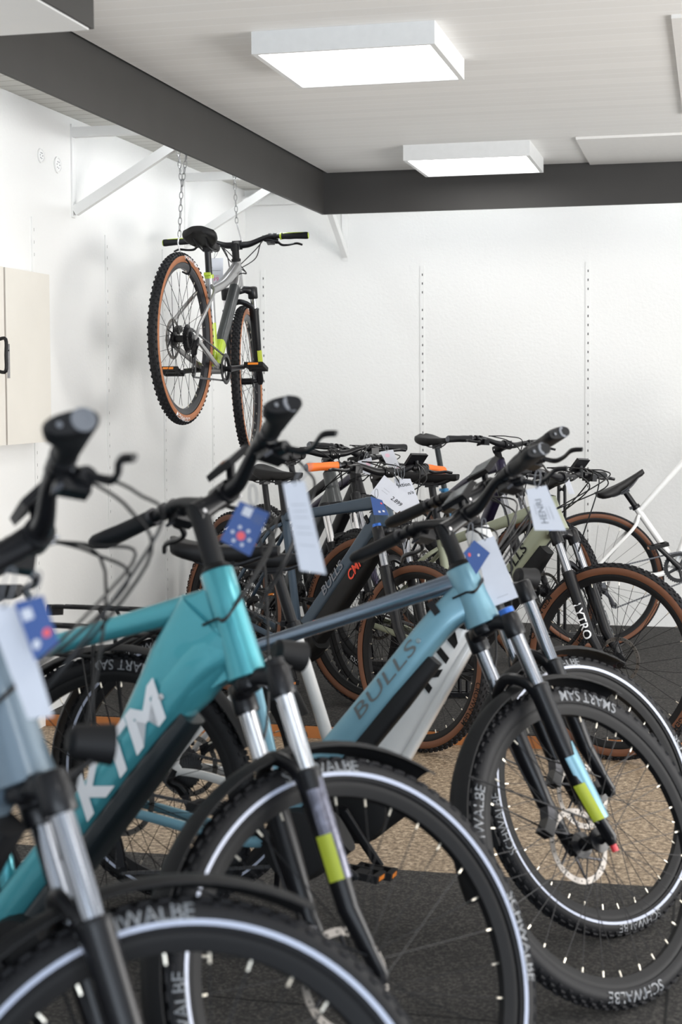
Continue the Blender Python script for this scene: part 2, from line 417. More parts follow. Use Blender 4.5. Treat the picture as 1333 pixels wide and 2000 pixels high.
# ------------------------------------------------------------------ wheels (unit tyre radius .37, axle along y, centred on the origin)
def wheel_meshes(key, side, rt=.028, knob='mtb', stripe=False, texts=(), rim=MATTE):
    R = .37; Rc = R-rt; out = {}
    # tyre
    b = MB(); n = 108; A = [-130, -105, -80, -62, -46, -30, -10, 10, 30, 46, 62, 80, 105, 130]
    kh = .0045 if knob == 'mtb' else (.0028 if knob == 'mid' else .0012)
    r0 = rt-kh
    def P(th, ph, rr=r0): return V(((Rc+rr*cos(ph))*cos(th), rr*sin(ph), (Rc+rr*cos(ph))*sin(th)))
    vs = [P(2*pi*k/n, rad(a)) for k in range(n) for a in A]; m_ = len(A)
    b.add(vs, [], RUBBER)
    for i in range(m_-1):
        fs = [(k*m_+i, k*m_+i+1, ((k+1) % n)*m_+i+1, ((k+1) % n)*m_+i) for k in range(n)]
        mid = abs((A[i]+A[i+1])/2)
        mm = side if (side and mid > 54) else RUBBER
        mi = b.mi(mm)
        for f in fs: b.f.append(list(f)); b.m.append(mi)
    if knob == 'mtb': rows = [(-50, .011, .0075, 0, 76), (-24, .013, .009, .5, 76), (0, .012, .010, 0, 76), (24, .013, .009, .5, 76), (50, .011, .0075, 0, 76)]
    elif knob == 'mid': rows = [(-48, .013, .008, 0, 84), (-18, .018, .014, .5, 84), (18, .018, .014, 0, 84), (48, .013, .008, .5, 84)]
    else: rows = [(-40, .006, .005, 0, 150), (-13, .006, .005, .5, 150), (13, .006, .005, 0, 150), (40, .006, .005, .5, 150)]
    for ph, L, W, o, N in rows:
        for k in range(N):
            th = 2*pi*(k+o)/N; ph_ = rad(ph); er = V((cos(ph_)*cos(th), sin(ph_), cos(ph_)*sin(th)))
            et = V((-sin(th), 0, cos(th))); ew = er.cross(et)
            c = P(th, ph_, r0+kh*.35)
            vv = []
            for z, kq in ((-1, 1.), (1, .78)):
                for x, y in ((-1, -1), (1, -1), (1, 1), (-1, 1)): vv.append(c+et*(x*L/2*kq)+ew*(y*W/2*kq)+er*(z*kh*.65))
            b.add(vv, [(4, 5, 6, 7), (0, 1, 5, 4), (1, 2, 6, 5), (2, 3, 7, 6), (3, 0, 4, 7)], KNOB)
    for sgn in (-1, 1):
        if stripe:
            vs = []; a0, a1 = rad(95), rad(111)
            for k in range(n):
                for a in (a0, (a0+a1)/2, a1): vs.append(P(2*pi*k/n, sgn*a, r0+.0009))
            fs = []
            for k in range(n):
                j = ((k+1) % n)*3
                fs += [(k*3, k*3+1, j+1, j), (k*3+1, k*3+2, j+2, j+1)]
            b.add(vs, fs, STRIPE)
        for (st, th0, size, ph0, flip, colr) in texts:
            # th0: centre of the word (degrees, 0 = forward, 90 = up, as seen from the right side with forward to the right)
            def fn(x, y):
                if flip: x, y = -x, -y
                th = rad(th0)-x/Rc
                ph = rad(ph0)-y/r0
                return P(th, -ph, r0+.0021) if sgn < 0 else P(-th+pi, ph, r0+.0021)
            b.text(st, size, fn, colr, bold=.004)
    out['tyre'] = b
    # rim
    b = MB(); ri = Rc-rt*.62; q = ri-.024
    b.lathe((0, 0, 0), (0, 1, 0), [(-.0155, ri+.002), (-.0165, ri-.003), (-.0145, ri-.010), (-.008, q), (.008, q), (.0145, ri-.010), (.0165, ri-.003), (.0155, ri+.002)], rim, 108, closed=True)
    out['rim'] = b
    # spokes and nipples
    b = MB(); N = 32; SPK = mat('black_spokes', (.012, .012, .013), .4, .5)
    for k in range(N):
        s_ = 1 if k % 2 else -1; a = 2*pi*k/N; da = (1 if (k//2) % 2 else -1)*.95
        p0 = V((.026*cos(a+da), s_*.030, .026*sin(a+da))); p1 = V((q*cos(a), s_*.002, q*sin(a)))
        b.tube(p0, p1, .00105, SPK, sides=4, cap=False)
        d = (p0-p1).normalized(); b.tube(p1, p1+d*.014, .0021, NIP, sides=6)
    out['spokes'] = b
    b = MB(); b.lathe((0, 0, 0), (0, 1, 0), [(-.05, .008), (-.036, .012), (-.033, .029), (-.028, .029), (-.024, .016), (.024, .016), (.028, .031), (.034, .031), (.038, .014), (.05, .008)], BLACK, 20)
    out['hub'] = b
    b = MB(); r1 = .088
    b.lathe((0, .040, 0), (0, 1, 0), [(0, r1), (.0018, r1), (.0018, r1-.014), (0, r1-.014)], ROTOR, 48, closed=True)
    for k in range(6):
        a = 2*pi*k/6; a2 = a+.7
        b.tube((.028*cos(a), .041, .028*sin(a)), ((r1-.013)*cos(a2), .041, (r1-.013)*sin(a2)), .0034, GUN, sides=6)
    for k in range(24):
        a = 2*pi*k/24; b.lathe(((r1-.007)*cos(a), .0398, (r1-.007)*sin(a)), (0, 1, 0), [(0, .0022), (.0024, .0022)], HOLE, 6)
    b.lathe((0, .038, 0), (0, 1, 0), [(0, .030), (.005, .030)], GUN, 20)
    out['brake_rotor'] = b
    return out
_W = {}
def make_wheel(key, parent, mw, scale, spec):
    if key not in _W:
        ms = wheel_meshes(key, **spec)
        root = ms['rim'].build('wheel', parent)
        kids = [ms[n_].build(n_, root) for n_ in ('tyre', 'spokes', 'hub', 'brake_rotor')]
        _W[key] = (root, kids)
    else:
        src, kk = _W[key]
        root = child(src, parent)
        for k in kk: child(k, root)
    root.matrix_basis = mw @ Matrix.Scale(scale, 4)
    return root

SCH = 'SCHWALBE'
WS = {
 'trek': dict(side=None, knob='mid', stripe=True, texts=((SCH, 18, .030, 76, False, PRINT), (SCH, 198, .030, 76, False, PRINT), (SCH, 108, .030, 76, False, PRINT), (SCH, 288, .030, 76, False, PRINT))),
 'smart': dict(side=None, knob='mtb', stripe=False, texts=(('SMART SAM', 88, .034, 84, True, PRINT), (SCH, 283, .034, 84, False, PRINT), (SCH, 180, .034, 84, False, PRINT))),
 'brown': dict(side=BROWN, knob='mtb', stripe=False, texts=(('CROWN GEM', 158, .030, 80, False, HOLE), ('CROWN GEM', 338, .030, 80, False, HOLE))),
 'tan': dict(side=TAN, knob='mtb', stripe=False, texts=(('CROWN GEM', 270, .026, 80, False, WHITEP), ('CROWN GEM', 90, .026, 80, False, WHITEP)), rim=GUN),
 'black': dict(side=None, knob='mtb', stripe=False, texts=(('MAXXIS', 250, .030, 82, False, WHITEP), ('MAXXIS', 70, .030, 82, False, WHITEP))),
 'gravel': dict(side=BROWN, rt=.021, knob='fine', stripe=False, texts=(('GRAVEL', 10, .018, 85, False, HOLE),)),
}

# ------------------------------------------------------------------ bicycle
def bicycle(name, d, pose, th, sp, label, cat='bicycle', pitch=0., group=None):
    X, Y, Z, hd, ln = pose; R = d['R']; k = R/.37
    root_m = Matrix.Translation((X, Y, Z)) @ Matrix.Rotation(hd, 4, 'Z') @ Matrix.Rotation(-ln, 4, 'X')
    root_m = root_m @ Matrix.Translation((0, 0, R)) @ Matrix.Rotation(-pitch, 4, 'Y') @ Matrix.Translation((0, 0, -R))
    root = empty(name, root_m); tag(root, label, cat, group)
    ha = rad(d['ha']); AX = V((-cos(ha), 0, sin(ha))); FW = V((sin(ha), 0, cos(ha))); Yv = V((0, 1, 0))
    FA = V((d['wb'], 0, R)); HB = FA-FW*d['off']+AX*d['a2c']; HT = HB+AX*d['ht']
    ST = HT+AX*d['sp']; sa = rad(d['sa_']); CL = ST+(FW*cos(sa)+AX*sin(sa))*d['sl']
    RA = V((0, 0, R)); BB = V((d['cs'], 0, d['bbh'])); sta = rad(d['sta']); SU = V((-cos(sta), 0, sin(sta)))
    SAD = BB+SU*d['sah']
    RS = Matrix.Rotation(th, 3, AX)
    def S(v): return HB+RS @ (V(v)-HB)
    SM = Matrix.Translation(HB) @ RS.to_4x4() @ Matrix.Translation(-HB)
    FM = sp['frame']; eb = sp.get('ebike', False); F2 = sp.get('frame2', FM)
    # --- frame: head tube, tubes, stays
    b = MB(); hr = sp.get('hr', .030 if eb else .024)
    b.lathe(HB, AX, [(-.002, hr*.9), (0, hr*1.12), (d['ht']*.25, hr*1.02), (d['ht']*.6, hr*.95), (d['ht']-.004, hr*.93), (d['ht'], hr*.85)], FM, 28)
    dw = sp.get('dw', .034 if eb else .024); dh = sp.get('dh', .040 if eb else .027)
    D0 = HB+AX*(d['ht']*sp.get('dt0', .38))+V((sp.get('d0s', 0.), 0, 0)); D1 = (BB+V((.035, 0, .045)) if eb else BB+V((.0, 0, .01)))+V((sp.get('d1s', 0.), 0, 0))
    bands = sp.get('bands')
    mf = (lambda t: next(m_ for e_, m_ in bands if t <= e_)) if bands else None
    DH = HB+AX*(d['ht']*sp.get('dt0', .38))
    dpath = spl([DH, D0+(D1-D0)*.12+V((0, 0, -.012 if eb else 0)), D0+(D1-D0)*.5+V((0, 0, -.010 if eb else 0)), D1], 6)
    b.sweep(dpath, [(dw*.75, dh*1.25), (dw, dh*1.05), (dw, dh), (dw, dh), (dw, dh)], FM, 20, 3.6, mf=mf)
    stl = sp.get('stl', .46); STP = BB+SU*stl; T0 = HT-AX*(d['ht']*sp.get('tt0', .22)); th_, tw_ = sp.get('tth', .018), sp.get('ttw', .017)
    T1 = BB+SU*(stl-sp.get('ttd', .03))
    if sp.get('lowstep'): T0 = D0+(D1-D0)*.12; T1 = BB+SU*.16
    sag = sp.get('sag', 0.)
    b.sweep(spl([T0, T0+(T1-T0)*.5+V((0, 0, sag)), T1], 6), [(tw_, th_*1.3), (tw_, th_), (tw_*.9, th_*.9)], F2, 16, 2.8)
    if sp.get('gusset'):
        gq = sp['gusset']; g0 = HT-AX*(d['ht']*.12); g1 = HB+AX*.01; gb = D0+(D1-D0)*.30; gt = T0+(T1-T0)*.16
        b.sweep(spl([D0+(D1-D0)*.0+AX*.02, D0+(D1-D0)*.16+V((0, 0, .02)), D0+(D1-D0)*.42], 5), [(dw*.86, dh*2.0*gq), (dw*.95, dh*1.75*gq), (dw*.9, dh*.9)], FM, 20, 3.2)
        if sp.get('plate'): b.add([V((p.x, s_*dw*.55, p.z)) for s_ in (-1, 1) for p in (g0, gt, gb, g1)], [(0, 1, 2, 3), (7, 6, 5, 4), (0, 4, 5, 1), (1, 5, 6, 2), (2, 6, 7, 3), (3, 7, 4, 0)], FM)
    b.sweep([BB+(STP-BB)*(q_/8) for q_ in range(9)], [(sp.get('str', .0172),)*2]*9, sp.get('stm', FM), 16, mf=(lambda t: next(m_ for e_, m_ in sp['stbands'] if t <= e_)) if 'stbands' in sp else None)
    ax_w = .068
    for s_ in (-1, 1):
        y = s_*ax_w
        b.sweep(spl([BB+V((-.03, s_*.035, .005)), BB+V((-.12, s_*.045, .0)), RA+V((.10, y*.92, -.015)), RA+V((.0, y, -.004))], 5), [(.008, .014), (.008, .013), (.007, .010)], sp.get('cstm', FM), 10, 2.6)
        b.sweep(spl([BB+SU*(stl-.05)+V((-.012, s_*.012, 0)), BB+SU*(stl-.06)+V((-.075, s_*.045, -.045)), RA+V((.03, y, .07)), RA+V((0, y, .01))], 5), [(.007, .009), (.007, .009), (.006, .008)], sp.get('ssm', FM), 10, 2.4)
        b.lathe(RA+V((0, y-.004*s_, 0)), (0, s_, 0), [(0, .018), (.007, .018), (.010, .009)], FM, 14)
    b.lathe(BB-Yv*.036, Yv, [(0, .024), (.072, .024)], FM if not eb else BLACK, 20)
    if sp.get('inlet', eb):
        q = D0+(D1-D0)*.10-AX*.0
        b.box((q.x-.01, -dw-.001, q.z+.022), (.034, .006, .016), MATTE, Matrix.Rotation(.9, 3, 'Y'))
    for f_, o_ in sp.get('bolts', ()):
        q = D0+(D1-D0)*f_+AX*o_; b.lathe(V((q.x, -dw-.0005, q.z)), (0, -1, 0), [(0, .0065), (.003, .006), (.0032, .0)], ALU, 14)
    frame = b.build('frame', root)
    # lettering on the down tube's right side
    dd = (D0-D1).normalized(); dn = V((-dd.z, 0, dd.x))
    if dn.z < 0: dn = -dn
    for (st, f, size, off_, colr, shear, bold, xs) in sp.get('texts', ()):
        for s_ in (-1, 1):
            q0 = D1+(D0-D1)*f+dn*off_
            bb = MB()
            def fn(x, y):
                e_ = -s_
                v = q0+dd*(x*xs*e_)+dn*y; v.y = s_*(dw+.0035); return v
            bb.text(st, size, fn, colr, bold=bold, shear=shear)
            t_ = bb.build('lettering', frame, smooth=False)
    # --- battery, motor
    if eb:
        bh, bw_ = sp.get('bh', .028), sp.get('bw_', dw*.95)
        o1, o2 = sp.get('b0', .86), sp.get('b1', .0)
        q = [D1+(D0-D1)*f-dn*(dh+bh*.72) for f in (o1, .6, .3, o2)]
        b = MB(); b.sweep(q, [(bw_*.8, bh*.8), (bw_, bh), (bw_, bh), (bw_, bh)], sp.get('batm', MATTE), 18, 3.6)
        bat = b.build('battery', root)
        for (st, f, size, colr, shear, bold) in sp.get('btexts', ()):
            for s_ in (-1, 1):
                q0 = D1+(D0-D1)*f-dn*(dh+bh*.72); bb = MB()
                def fn2(x, y):
                    v = q0+dd*(x*-s_)+dn*y; v.y = s_*(bw_+.0035); return v
                if st == 'TRI':
                    bb.add([fn2(x_, y_) for x_, y_ in ((-.025, -.03), (.03, .0), (-.01, .035))], [(0, 1, 2)], colr)
                else: bb.text(st, size, fn2, colr, bold=bold, shear=shear)
                bb.build('lettering', bat, smooth=False)
        b = MB(); c = BB+V((.03, 0, .0))
        b.lathe(c-Yv*.062, Yv, [(0, .05), (.006, .078), (.03, .088), (.09, .088), (.118, .078), (.124, .05)], MATTE, 26)
        b.sweep([c+V((.02, 0, -.02)), c+V((.10, 0, .035))], [(.05, .060), (.044, .052)], MATTE, 16, 3)
        b.build('motor', root)
    # --- fork
    T = S; lw = d['lw']/2; LF = .020
    def leg(s_, a): return FA+FW*(LF-d['off'])*min(1, a/.12)+AX*a+Yv*(s_*lw)
    top = d['a2c']-.005; split = sp.get('split', .36)
    fork_cm, low_m = sp.get('crown', BLACK), sp.get('lowers', BLACK)
    b = MB(T)
    c0 = HB-AX*.006
    b.lathe(HB-AX*.022, AX, [(0, .028), (.010, .031), (.020, .029)], fork_cm, 24)
    for s_ in (-1, 1):
        e_ = leg(s_, top)
        b.sweep(spl([c0-AX*.006, c0+Yv*(s_*lw*.5)+FW*.006-AX*.004, e_-AX*.018], 5), [(.022, .020), (.020, .017), (.020, .022)], fork_cm, 14, 2.6, ref=FW)
        b.lathe(e_-AX*.052, AX, [(0, .0225), (.004, .024), (.050, .0235), (.056, .020), (.058, .012)], fork_cm, 22)
        kc = sp.get('knob')
        if kc and s_ == -1: b.lathe(e_+AX*.004, AX, [(0, .019), (.012, .018), (.014, .008)], kc, 18)
    fork = b.build('fork', root)
    b = MB(T)
    for s_ in (-1, 1): b.tube(leg(s_, top-.05), leg(s_, split-.02), .0165, sp.get('stan', CHROME), sides=20)
    b.build('stanchions', fork)
    b = MB(T)
    for s_ in (-1, 1):
        P_ = [leg(s_, split), leg(s_, split-.02), leg(s_, .24), leg(s_, .12), leg(s_, .05)]
        b.sweep(P_, [(.0245, .0245), (.0235, .0235), (.0225, .0225), (.019, .0205), (.015, .018)], low_m, 18, ref=FW)
        b.lathe(leg(s_, split)-AX*.002, AX, [(0, .0255), (.006, .0255), (.010, .019)], BLACK, 22)
        b.sweep([leg(s_, .06), FA+Yv*(s_*lw)+AX*.0, FA+Yv*(s_*lw)-AX*.018], [(.012, .016), (.011, .018), (.010, .010)], low_m, 12, 2.6, ref=FW)
        b.tube(FA+Yv*(s_*lw*.85), FA+Yv*(s_*(lw+.014)), .009, BLACK, sides=14)
    arch_top = R+.030-.0
    A_ = [leg(-1, split-.03)-FW*.01, leg(-1, split+.018)+Yv*.012-FW*.020, FA+AX*(split+.045)-FW*.0-FW*(d['off']-LF)-FW*.022]
    A_ = A_+[V((v.x, -v.y, v.z)) for v in A_[:2][::-1]]
    b.sweep(spl(A_, 6), [(.012, .012), (.009, .013), (.011, .014), (.009, .013), (.012, .012)], low_m, 10, 2.6, ref=FW)
    low = b.build('fork_lowers', fork)
    if sp.get('fdecal'):
        dm, a0, a1 = sp['fdecal']
        b = MB(T)
        for s_ in (-1, 1):
            n_ = 9; vs = []
            for i in range(2):
                a = (a0, a1)[i]
                for j in range(n_):
                    ang = rad(-62+124*j/(n_-1)); rr = .0237
                    vs.append(leg(s_, a+(.03 if j > 4 and i else 0))+(Yv*s_*cos(ang)+FW*sin(ang))*rr)
            b.add(vs, [(j, j+1, n_+j+1, n_+j) for j in range(n_-1)], dm)
        b.build('decal', low)
    if sp.get('flabel'):
        b = MB(T); s_ = -1; vs = []
        a0, a1 = sp['flabel']
        for a in (a0, a1):
            for j in range(5):
                ang = rad(-12-70*j/4); vs.append(leg(s_, a)+(Yv*s_*cos(ang)+FW*sin(ang))*.0240)
        b.add(vs, [(j, j+1, 6+j, 5+j) for j in range(4)], YLAB); b.build('warning_label', low)
    if sp.get('ftext'):
        st, a_, size, colr = sp['ftext']; b = MB(T)
        for s_ in (-1, 1):
            q0 = leg(s_, a_)
            def fn3(x, y):
                ang = y/.0240; return q0+AX*(-x)+(Yv*s_*cos(ang)+FW*sin(ang)*(1))*.0272
            b.text(st, size, fn3, colr, bold=.015)
        b.build('lettering', low, smooth=False)
    if sp.get('rebound'):
        b = MB(T); b.tube(FA-Yv*lw-AX*.018, FA-Yv*lw-AX*.034, .008, RED, sides=12); b.build('rebound_knob', low)
    b = MB(T)   # front caliper on the left leg
    q = FA+Yv*(lw-.016)-FW*.055+AX*.075
    b.box(q, (.03, .034, .06), BLACK, Matrix.Rotation(-ha+pi/2, 3, 'Y'), .8); b.box(q+AX*.02+FW*.01, (.02, .03, .03), GUN)
    b.build('brake_caliper', fork)
    # --- wheels
    wk = sp['wheel']
    if isinstance(wk, str): wk = (wk, wk)
    fang = sp.get('wrot', 0.)
    make_wheel(wk[0], root, SM @ Matrix.Translation(FA) @ Matrix.Rotation(-fang, 4, 'Y'), k, WS[wk[0]])
    rw = make_wheel(wk[1], root, Matrix.Translation(RA), k, WS[wk[1]])
    # --- fenders
    def band(name, c, a0, a1, rr, wd, TT):
        b = MB(TT); n_ = 26; vs = []; cs_ = (-1, -.8, -.4, 0, .4, .8, 1)
        for off_ in (0, .0025):
            for i in range(n_+1):
                a = rad(a0+(a1-a0)*i/n_)
                for q in cs_:
                    r_ = rr-.014*q*q-off_
                    vs.append(c+V((r_*cos(a), q*wd, r_*sin(a))))
        L_ = len(cs_); M_ = (n_+1)*L_; fs = []
        for i in range(n_):
            for j in range(L_-1):
                a = i*L_+j; fs += [(a, a+1, a+L_+1, a+L_), (M_+a+L_, M_+a+L_+1, M_+a+1, M_+a)]
            for j in (0, L_-1):
                a = i*L_+j; fs.append((a, a+L_, M_+a+L_, M_+a))
        for i in (0, n_):
            for j in range(L_-1):
                a = i*L_+j; fs.append((a, a+1, M_+a+1, M_+a))
        b.add(vs, fs, sp.get('fendm', MATTE))
        for s_ in (-1, 1):
            for a in ((a0*.3+a1*.7), ) if name == 'front' else ((a0+a1)/2+50, (a0+a1)/2-20):
                p = c+V(((rr-.012)*cos(rad(a)), s_*wd*.98, (rr-.012)*sin(rad(a))))
                b.tube(p, c+V((0, s_*(lw+.008), .02)), .0022, BLACK, sides=6)
        return b
    if sp.get('fender'):
        fd = band('front', FA, sp.get('ff0', 70), sp.get('ff1', 205), R+.030, .033, T)
        tag(fd.build('fender', root), 'front mudguard')
        rd = band('rear', RA, 25, 225, R+.024, .033, None)
        tag(rd.build('fender', root), 'rear mudguard')
    if sp.get('rack'):
        b = MB(); zt = 2*R+.062
        for s_ in (-1, 1):
            b.sweep(spl([(.20, s_*.03, zt-.02), (.13, s_*.055, zt), (-.12, s_*.062, zt), (-.36, s_*.055, zt), (-.38, s_*.04, zt)], 4), .0055, MATTE, 8)
            b.sweep(spl([(.0, s_*.078, R+.05), (-.03, s_*.085, R+.20), (-.05, s_*.070, zt-.07), (-.05, s_*.062, zt)], 4), .0052, MATTE, 8)
            b.sweep([(-.05, s_*.070, zt-.07), (-.20, s_*.070, zt-.07), (-.24, s_*.062, zt)], .005, MATTE, 8)
            b.sweep([(-.05, s_*.070, zt-.07), (.07, s_*.055, zt)], .005, MATTE, 8)
        for x in (-.37, -.20, -.02, .12): b.tube((x, -.058, zt), (x, .058, zt), .005, MATTE, sides=8)
        rk = b.build('luggage_rack', root)
        b = MB(); b.box((-.395, 0, zt-.01), (.02, .07, .03), BLACK); b.box((-.406, 0, zt-.01), (.004, .06, .022), mat('red_lens', (.5, .01, .02), .2)); b.build('tail_light', rk)
    if sp.get('light'):
        b = MB(T); q = HB+FW*.105+AX*sp.get('lz', .035)
        b.sweep([HB+FW*.028-AX*.015, HB+FW*.06-AX*.01, q-AX*.03], [(.012, .006), (.010, .005), (.008, .005)], BLACK, 8, 3)
        b.lathe(q-FW*.035, FW+V((0, 0, -.35)), [(0, .014), (.008, .024), (.05, .027), (.062, .029)], MATTE, 22)
        b.lathe(q-FW*.035, FW+V((0, 0, -.35)), [(.0622, .0001), (.0628, .025), (.0620, .027)], mat('lamp_lens', (.35, .37, .40), .12, .3), 22)
        b.build('headlight', root)
    # --- stem, bar
    b = MB(T)
    b.tube(HT, ST+AX*.018, .0195 if eb else .0175, sp.get('spacer', MATTE), sides=22)
    b.lathe(HT-AX*.001, AX, [(0, hr*.93), (.010, .023), (.012, .02)], MATTE, 24)
    b.sweep([ST-AX*.0-FW*.012, ST+(CL-ST)*.5, CL], [(.021, .022), (.017, .018), (.019, .021)], sp.get('stemm', BLACK), 16, 3)
    b.tube(CL-Yv*.024, CL+Yv*.024, .0225, sp.get('stemm', BLACK), sides=20)
    for s_ in (-1, 1):
        for z in (-1, 1): b.tube(CL+FW*.018+Yv*s_*.015+AX*z*.012, CL+FW*.026+Yv*s_*.015+AX*z*.012, .003, ALU, sides=8)
        b.tube(ST+Yv*s_*.012, ST+Yv*s_*.021, .0045, ALU, sides=10)
    b.build('stem', root)
    b = MB(T); hw = d['bw']/2; rise, back = d['rise'], d['back']
    def E(s_, f): # point on the outer bar, f = distance from the end
        t = 1-f/(hw-.16); return CL+Yv*(s_*(hw-f))+AX*rise-FW*back*max(0, t)
    half = lambda s_: [CL+Yv*s_*.03, CL+Yv*s_*.07+AX*rise*.15, CL+Yv*s_*.15+AX*rise*.95-FW*back*.08, E(s_, .14), E(s_, .004)]
    pp = spl(half(-1)[::-1]+half(1), 5)
    b.sweep(pp, [(.0118, .0118)]*3+[(.0155, .0155), (.0172, .0172), (.0155, .0155)]+[(.0118, .0118)]*3, sp.get('barm', BLACK), 14, ref=FW)
    bar = b.build('handlebar', root)
    gm = sp.get('grip', GRIP)
    for s_ in (-1, 1):
        b = MB(T); ks = (.133, .12, .09, .06, .03, .008, 0)
        if sp.get('ergo'):
            pth = [E(s_, f)-FW*o_ for f, o_ in zip(ks, (0, .001, .002, .005, .011, .014, .014))]
            b.sweep(pth, [(.016, .016), (.0165, .0165), (.0185, .017), (.023, .017), (.033, .0165), (.035, .0165), (.031, .0135)], gm, 22, 2.4, ref=FW)
            e_ = E(s_, -.0006)
            b.lathe(e_, Yv*s_, [(0, .0155), (.0016, .015), (.0016, .0085), (.0006, .0080), (.0006, 0.0)], CAPG, 24)
            b.lathe(e_-FW*.030, Yv*s_, [(0, .004), (.001, .0035)], CAPG, 10)
            b.tube(E(s_, .140), E(s_, .130), .0185, GUN, sides=20)
        else:
            b.sweep([E(s_, f) for f in ks], [(.0165, .0165), (.0155, .0155), (.0165, .0165), (.0155, .0155), (.0165, .0165), (.0175, .0175), (.016, .016)], gm, 18, ref=FW)
            b.lathe(E(s_, -.0004), Yv*s_, [(0, .015), (.003, .013), (.0032, .006), (.001, .005), (.001, 0.0)], sp.get('capm', CAPG), 18)
            if sp.get('grip2'):
                n_ = 5; vs = []
                for i, f in enumerate((.125, .02)):
                    for j in range(n_):
                        a = rad(70+(60 if i == 0 else 40)*j/(n_-1)); vs.append(E(s_, f)+(FW*cos(a)+AX*sin(a))*.0172)
                b.add(vs, [(j, j+1, n_+j+1, n_+j) for j in range(n_-1)], sp['grip2'])
            b.tube(E(s_, .137), E(s_, .129), .0175, sp.get('capm', GUN), sides=18)
        b.build('grip', bar)
    for s_ in (-1, 1):
        b = MB(T); q = E(s_, .165); dn_ = sp.get('lever_drop', .75)
        ld = (FW*cos(dn_)-AX*sin(dn_)).normalized()*sp.get('lev', 1.)
        b.tube(q-Yv*.008, q+Yv*.008, .0165, BLACK, sides=18)
        b.sweep(spl([q+ld*.012-Yv*s_*.055, q+ld*.022-Yv*s_*.02, q+ld*.030+Yv*s_*.012], 5), [(.011, .011), (.015, .014), (.012, .011)], BLACK, 12, 2.6)
        b.tube(q+ld*.016, q, .008, BLACK, sides=10)
        b.sweep(spl([q+ld*.030+Yv*s_*.008, q+ld*.050+Yv*s_*.028, q+ld*.052+Yv*s_*.06, q+ld*.046+Yv*s_*.10, q+ld*.056+Yv*s_*.128], 5), [(.006, .005), (.0055, .0065), (.0045, .006), (.0045, .007), (.004, .006)], BLACK, 10, 2.6)
        for f in (0, 1): b.tube(q+ld*.031-Yv*s_*(.01-.02*f)+AX*.008, q+ld*.031-Yv*s_*(.01-.02*f)+AX*.0125, .0028, ALU, sides=8)
        b.build('brake_lever', bar)
        b = MB(T); q = E(s_, .19)
        b.tube(q-Yv*.006, q+Yv*.006, .0155, BLACK, sides=16); b.box(q-AX*.024+FW*.014, (.046, .036, .028), BLACK)
        b.sweep([q-AX*.026+FW*.0, q-AX*.030+Yv*s_*.022-FW*.012], [(.008, .004), (.009, .0035)], GUN, 8, 3)
        b.build('shifter', bar)
    if sp.get('display'):
        b = MB(T); q = CL+Yv*sp.get('disp_y', 0.)+AX*.052+FW*.01; n_ = (AX*cos(.5)-FW*sin(.5))
        Rm = Matrix((FW*cos(.5)+AX*sin(.5), Yv, n_)).transposed()
        b.box(q, (.062, .09, .013), BLACK, Rm, .94); b.box(q+n_*.0070, (.046, .072, .001), mat('screen_glass', (.03, .035, .04), .08), Rm)
        b.tube(q-n_*.006, CL+Yv*sp.get('disp_y', 0.), .009, BLACK, sides=10)
        b.build('display', bar)
    # --- cables
    b = MB(T); entry = HT-AX*(d['ht']*.45)+FW*.0
    outp = []
    for i, (s_, f, dx, dz) in enumerate(sp.get('cables', ((-1, .22, .12, -.09), (-1, .20, .15, -.05), (1, .22, .12, -.09), (1, .20, .14, -.06)))):
        p0 = E(s_, f)+FW*.035-Yv*s_*.01; p1 = CL+FW*dx+Yv*(s_*.06)+AX*dz
        side = -s_ if sp.get('cross', True) else s_
        pe = entry+Yv*(side*(dw*.8+.004))-FW*.025
        outp.append((p0, p1, pe, side))
    b.T = None
    for p0, p1, pe, side in outp:
        b.sweep(spl([S(p0), S(p0*.55+p1*.45+FW*.03), S(p1), pe+FW*.055+Yv*(side*.012)-AX*.0, pe+FW*.02+Yv*side*.006, pe-FW*.015], 7), .0026, CABLE, 7)
    p0 = S(E(1, .22)+FW*.03); q = FA+Yv*(lw-.02)-FW*.05+AX*.12
    b.sweep(spl([p0, S(CL+FW*.10-AX*.06+Yv*.07), S(HB+FW*.055+Yv*.05-AX*.06), S(leg(1, split+.02)-FW*.03), S(leg(1, .2)-FW*.03), S(q)], 7), .0026, CABLE, 7)
    b.build('cables', bar)
    # --- saddle and post
    b = MB(); b.tube(STP-SU*.01, SAD-SU*.035, sp.get('pr', .0152), sp.get('postm', BLACK), sides=18)
    b.lathe(STP-SU*.012, SU, [(0, .022), (.016, .022), (.018, .017)], sp.get('clampm', BLACK), 20)
    b.box(STP+SU*.0+V((-.024, 0, 0)), (.014, .03, .014), sp.get('clampm', BLACK))
    b.box(SAD-SU*.038, (.045, .034, .022), BLACK, Matrix.Rotation(-.1, 3, 'Y'))
    b.build('seatpost', root)
    b = MB(); nx, na = 18, 16; vs = []; tilt = sp.get('saddle_tilt', 0.)
    TS = Matrix.Translation(SAD) @ Matrix.Rotation(-tilt, 4, 'Y')
    L_ = sp.get('sadL', 1.); Wd = sp.get('sadW', 1.)
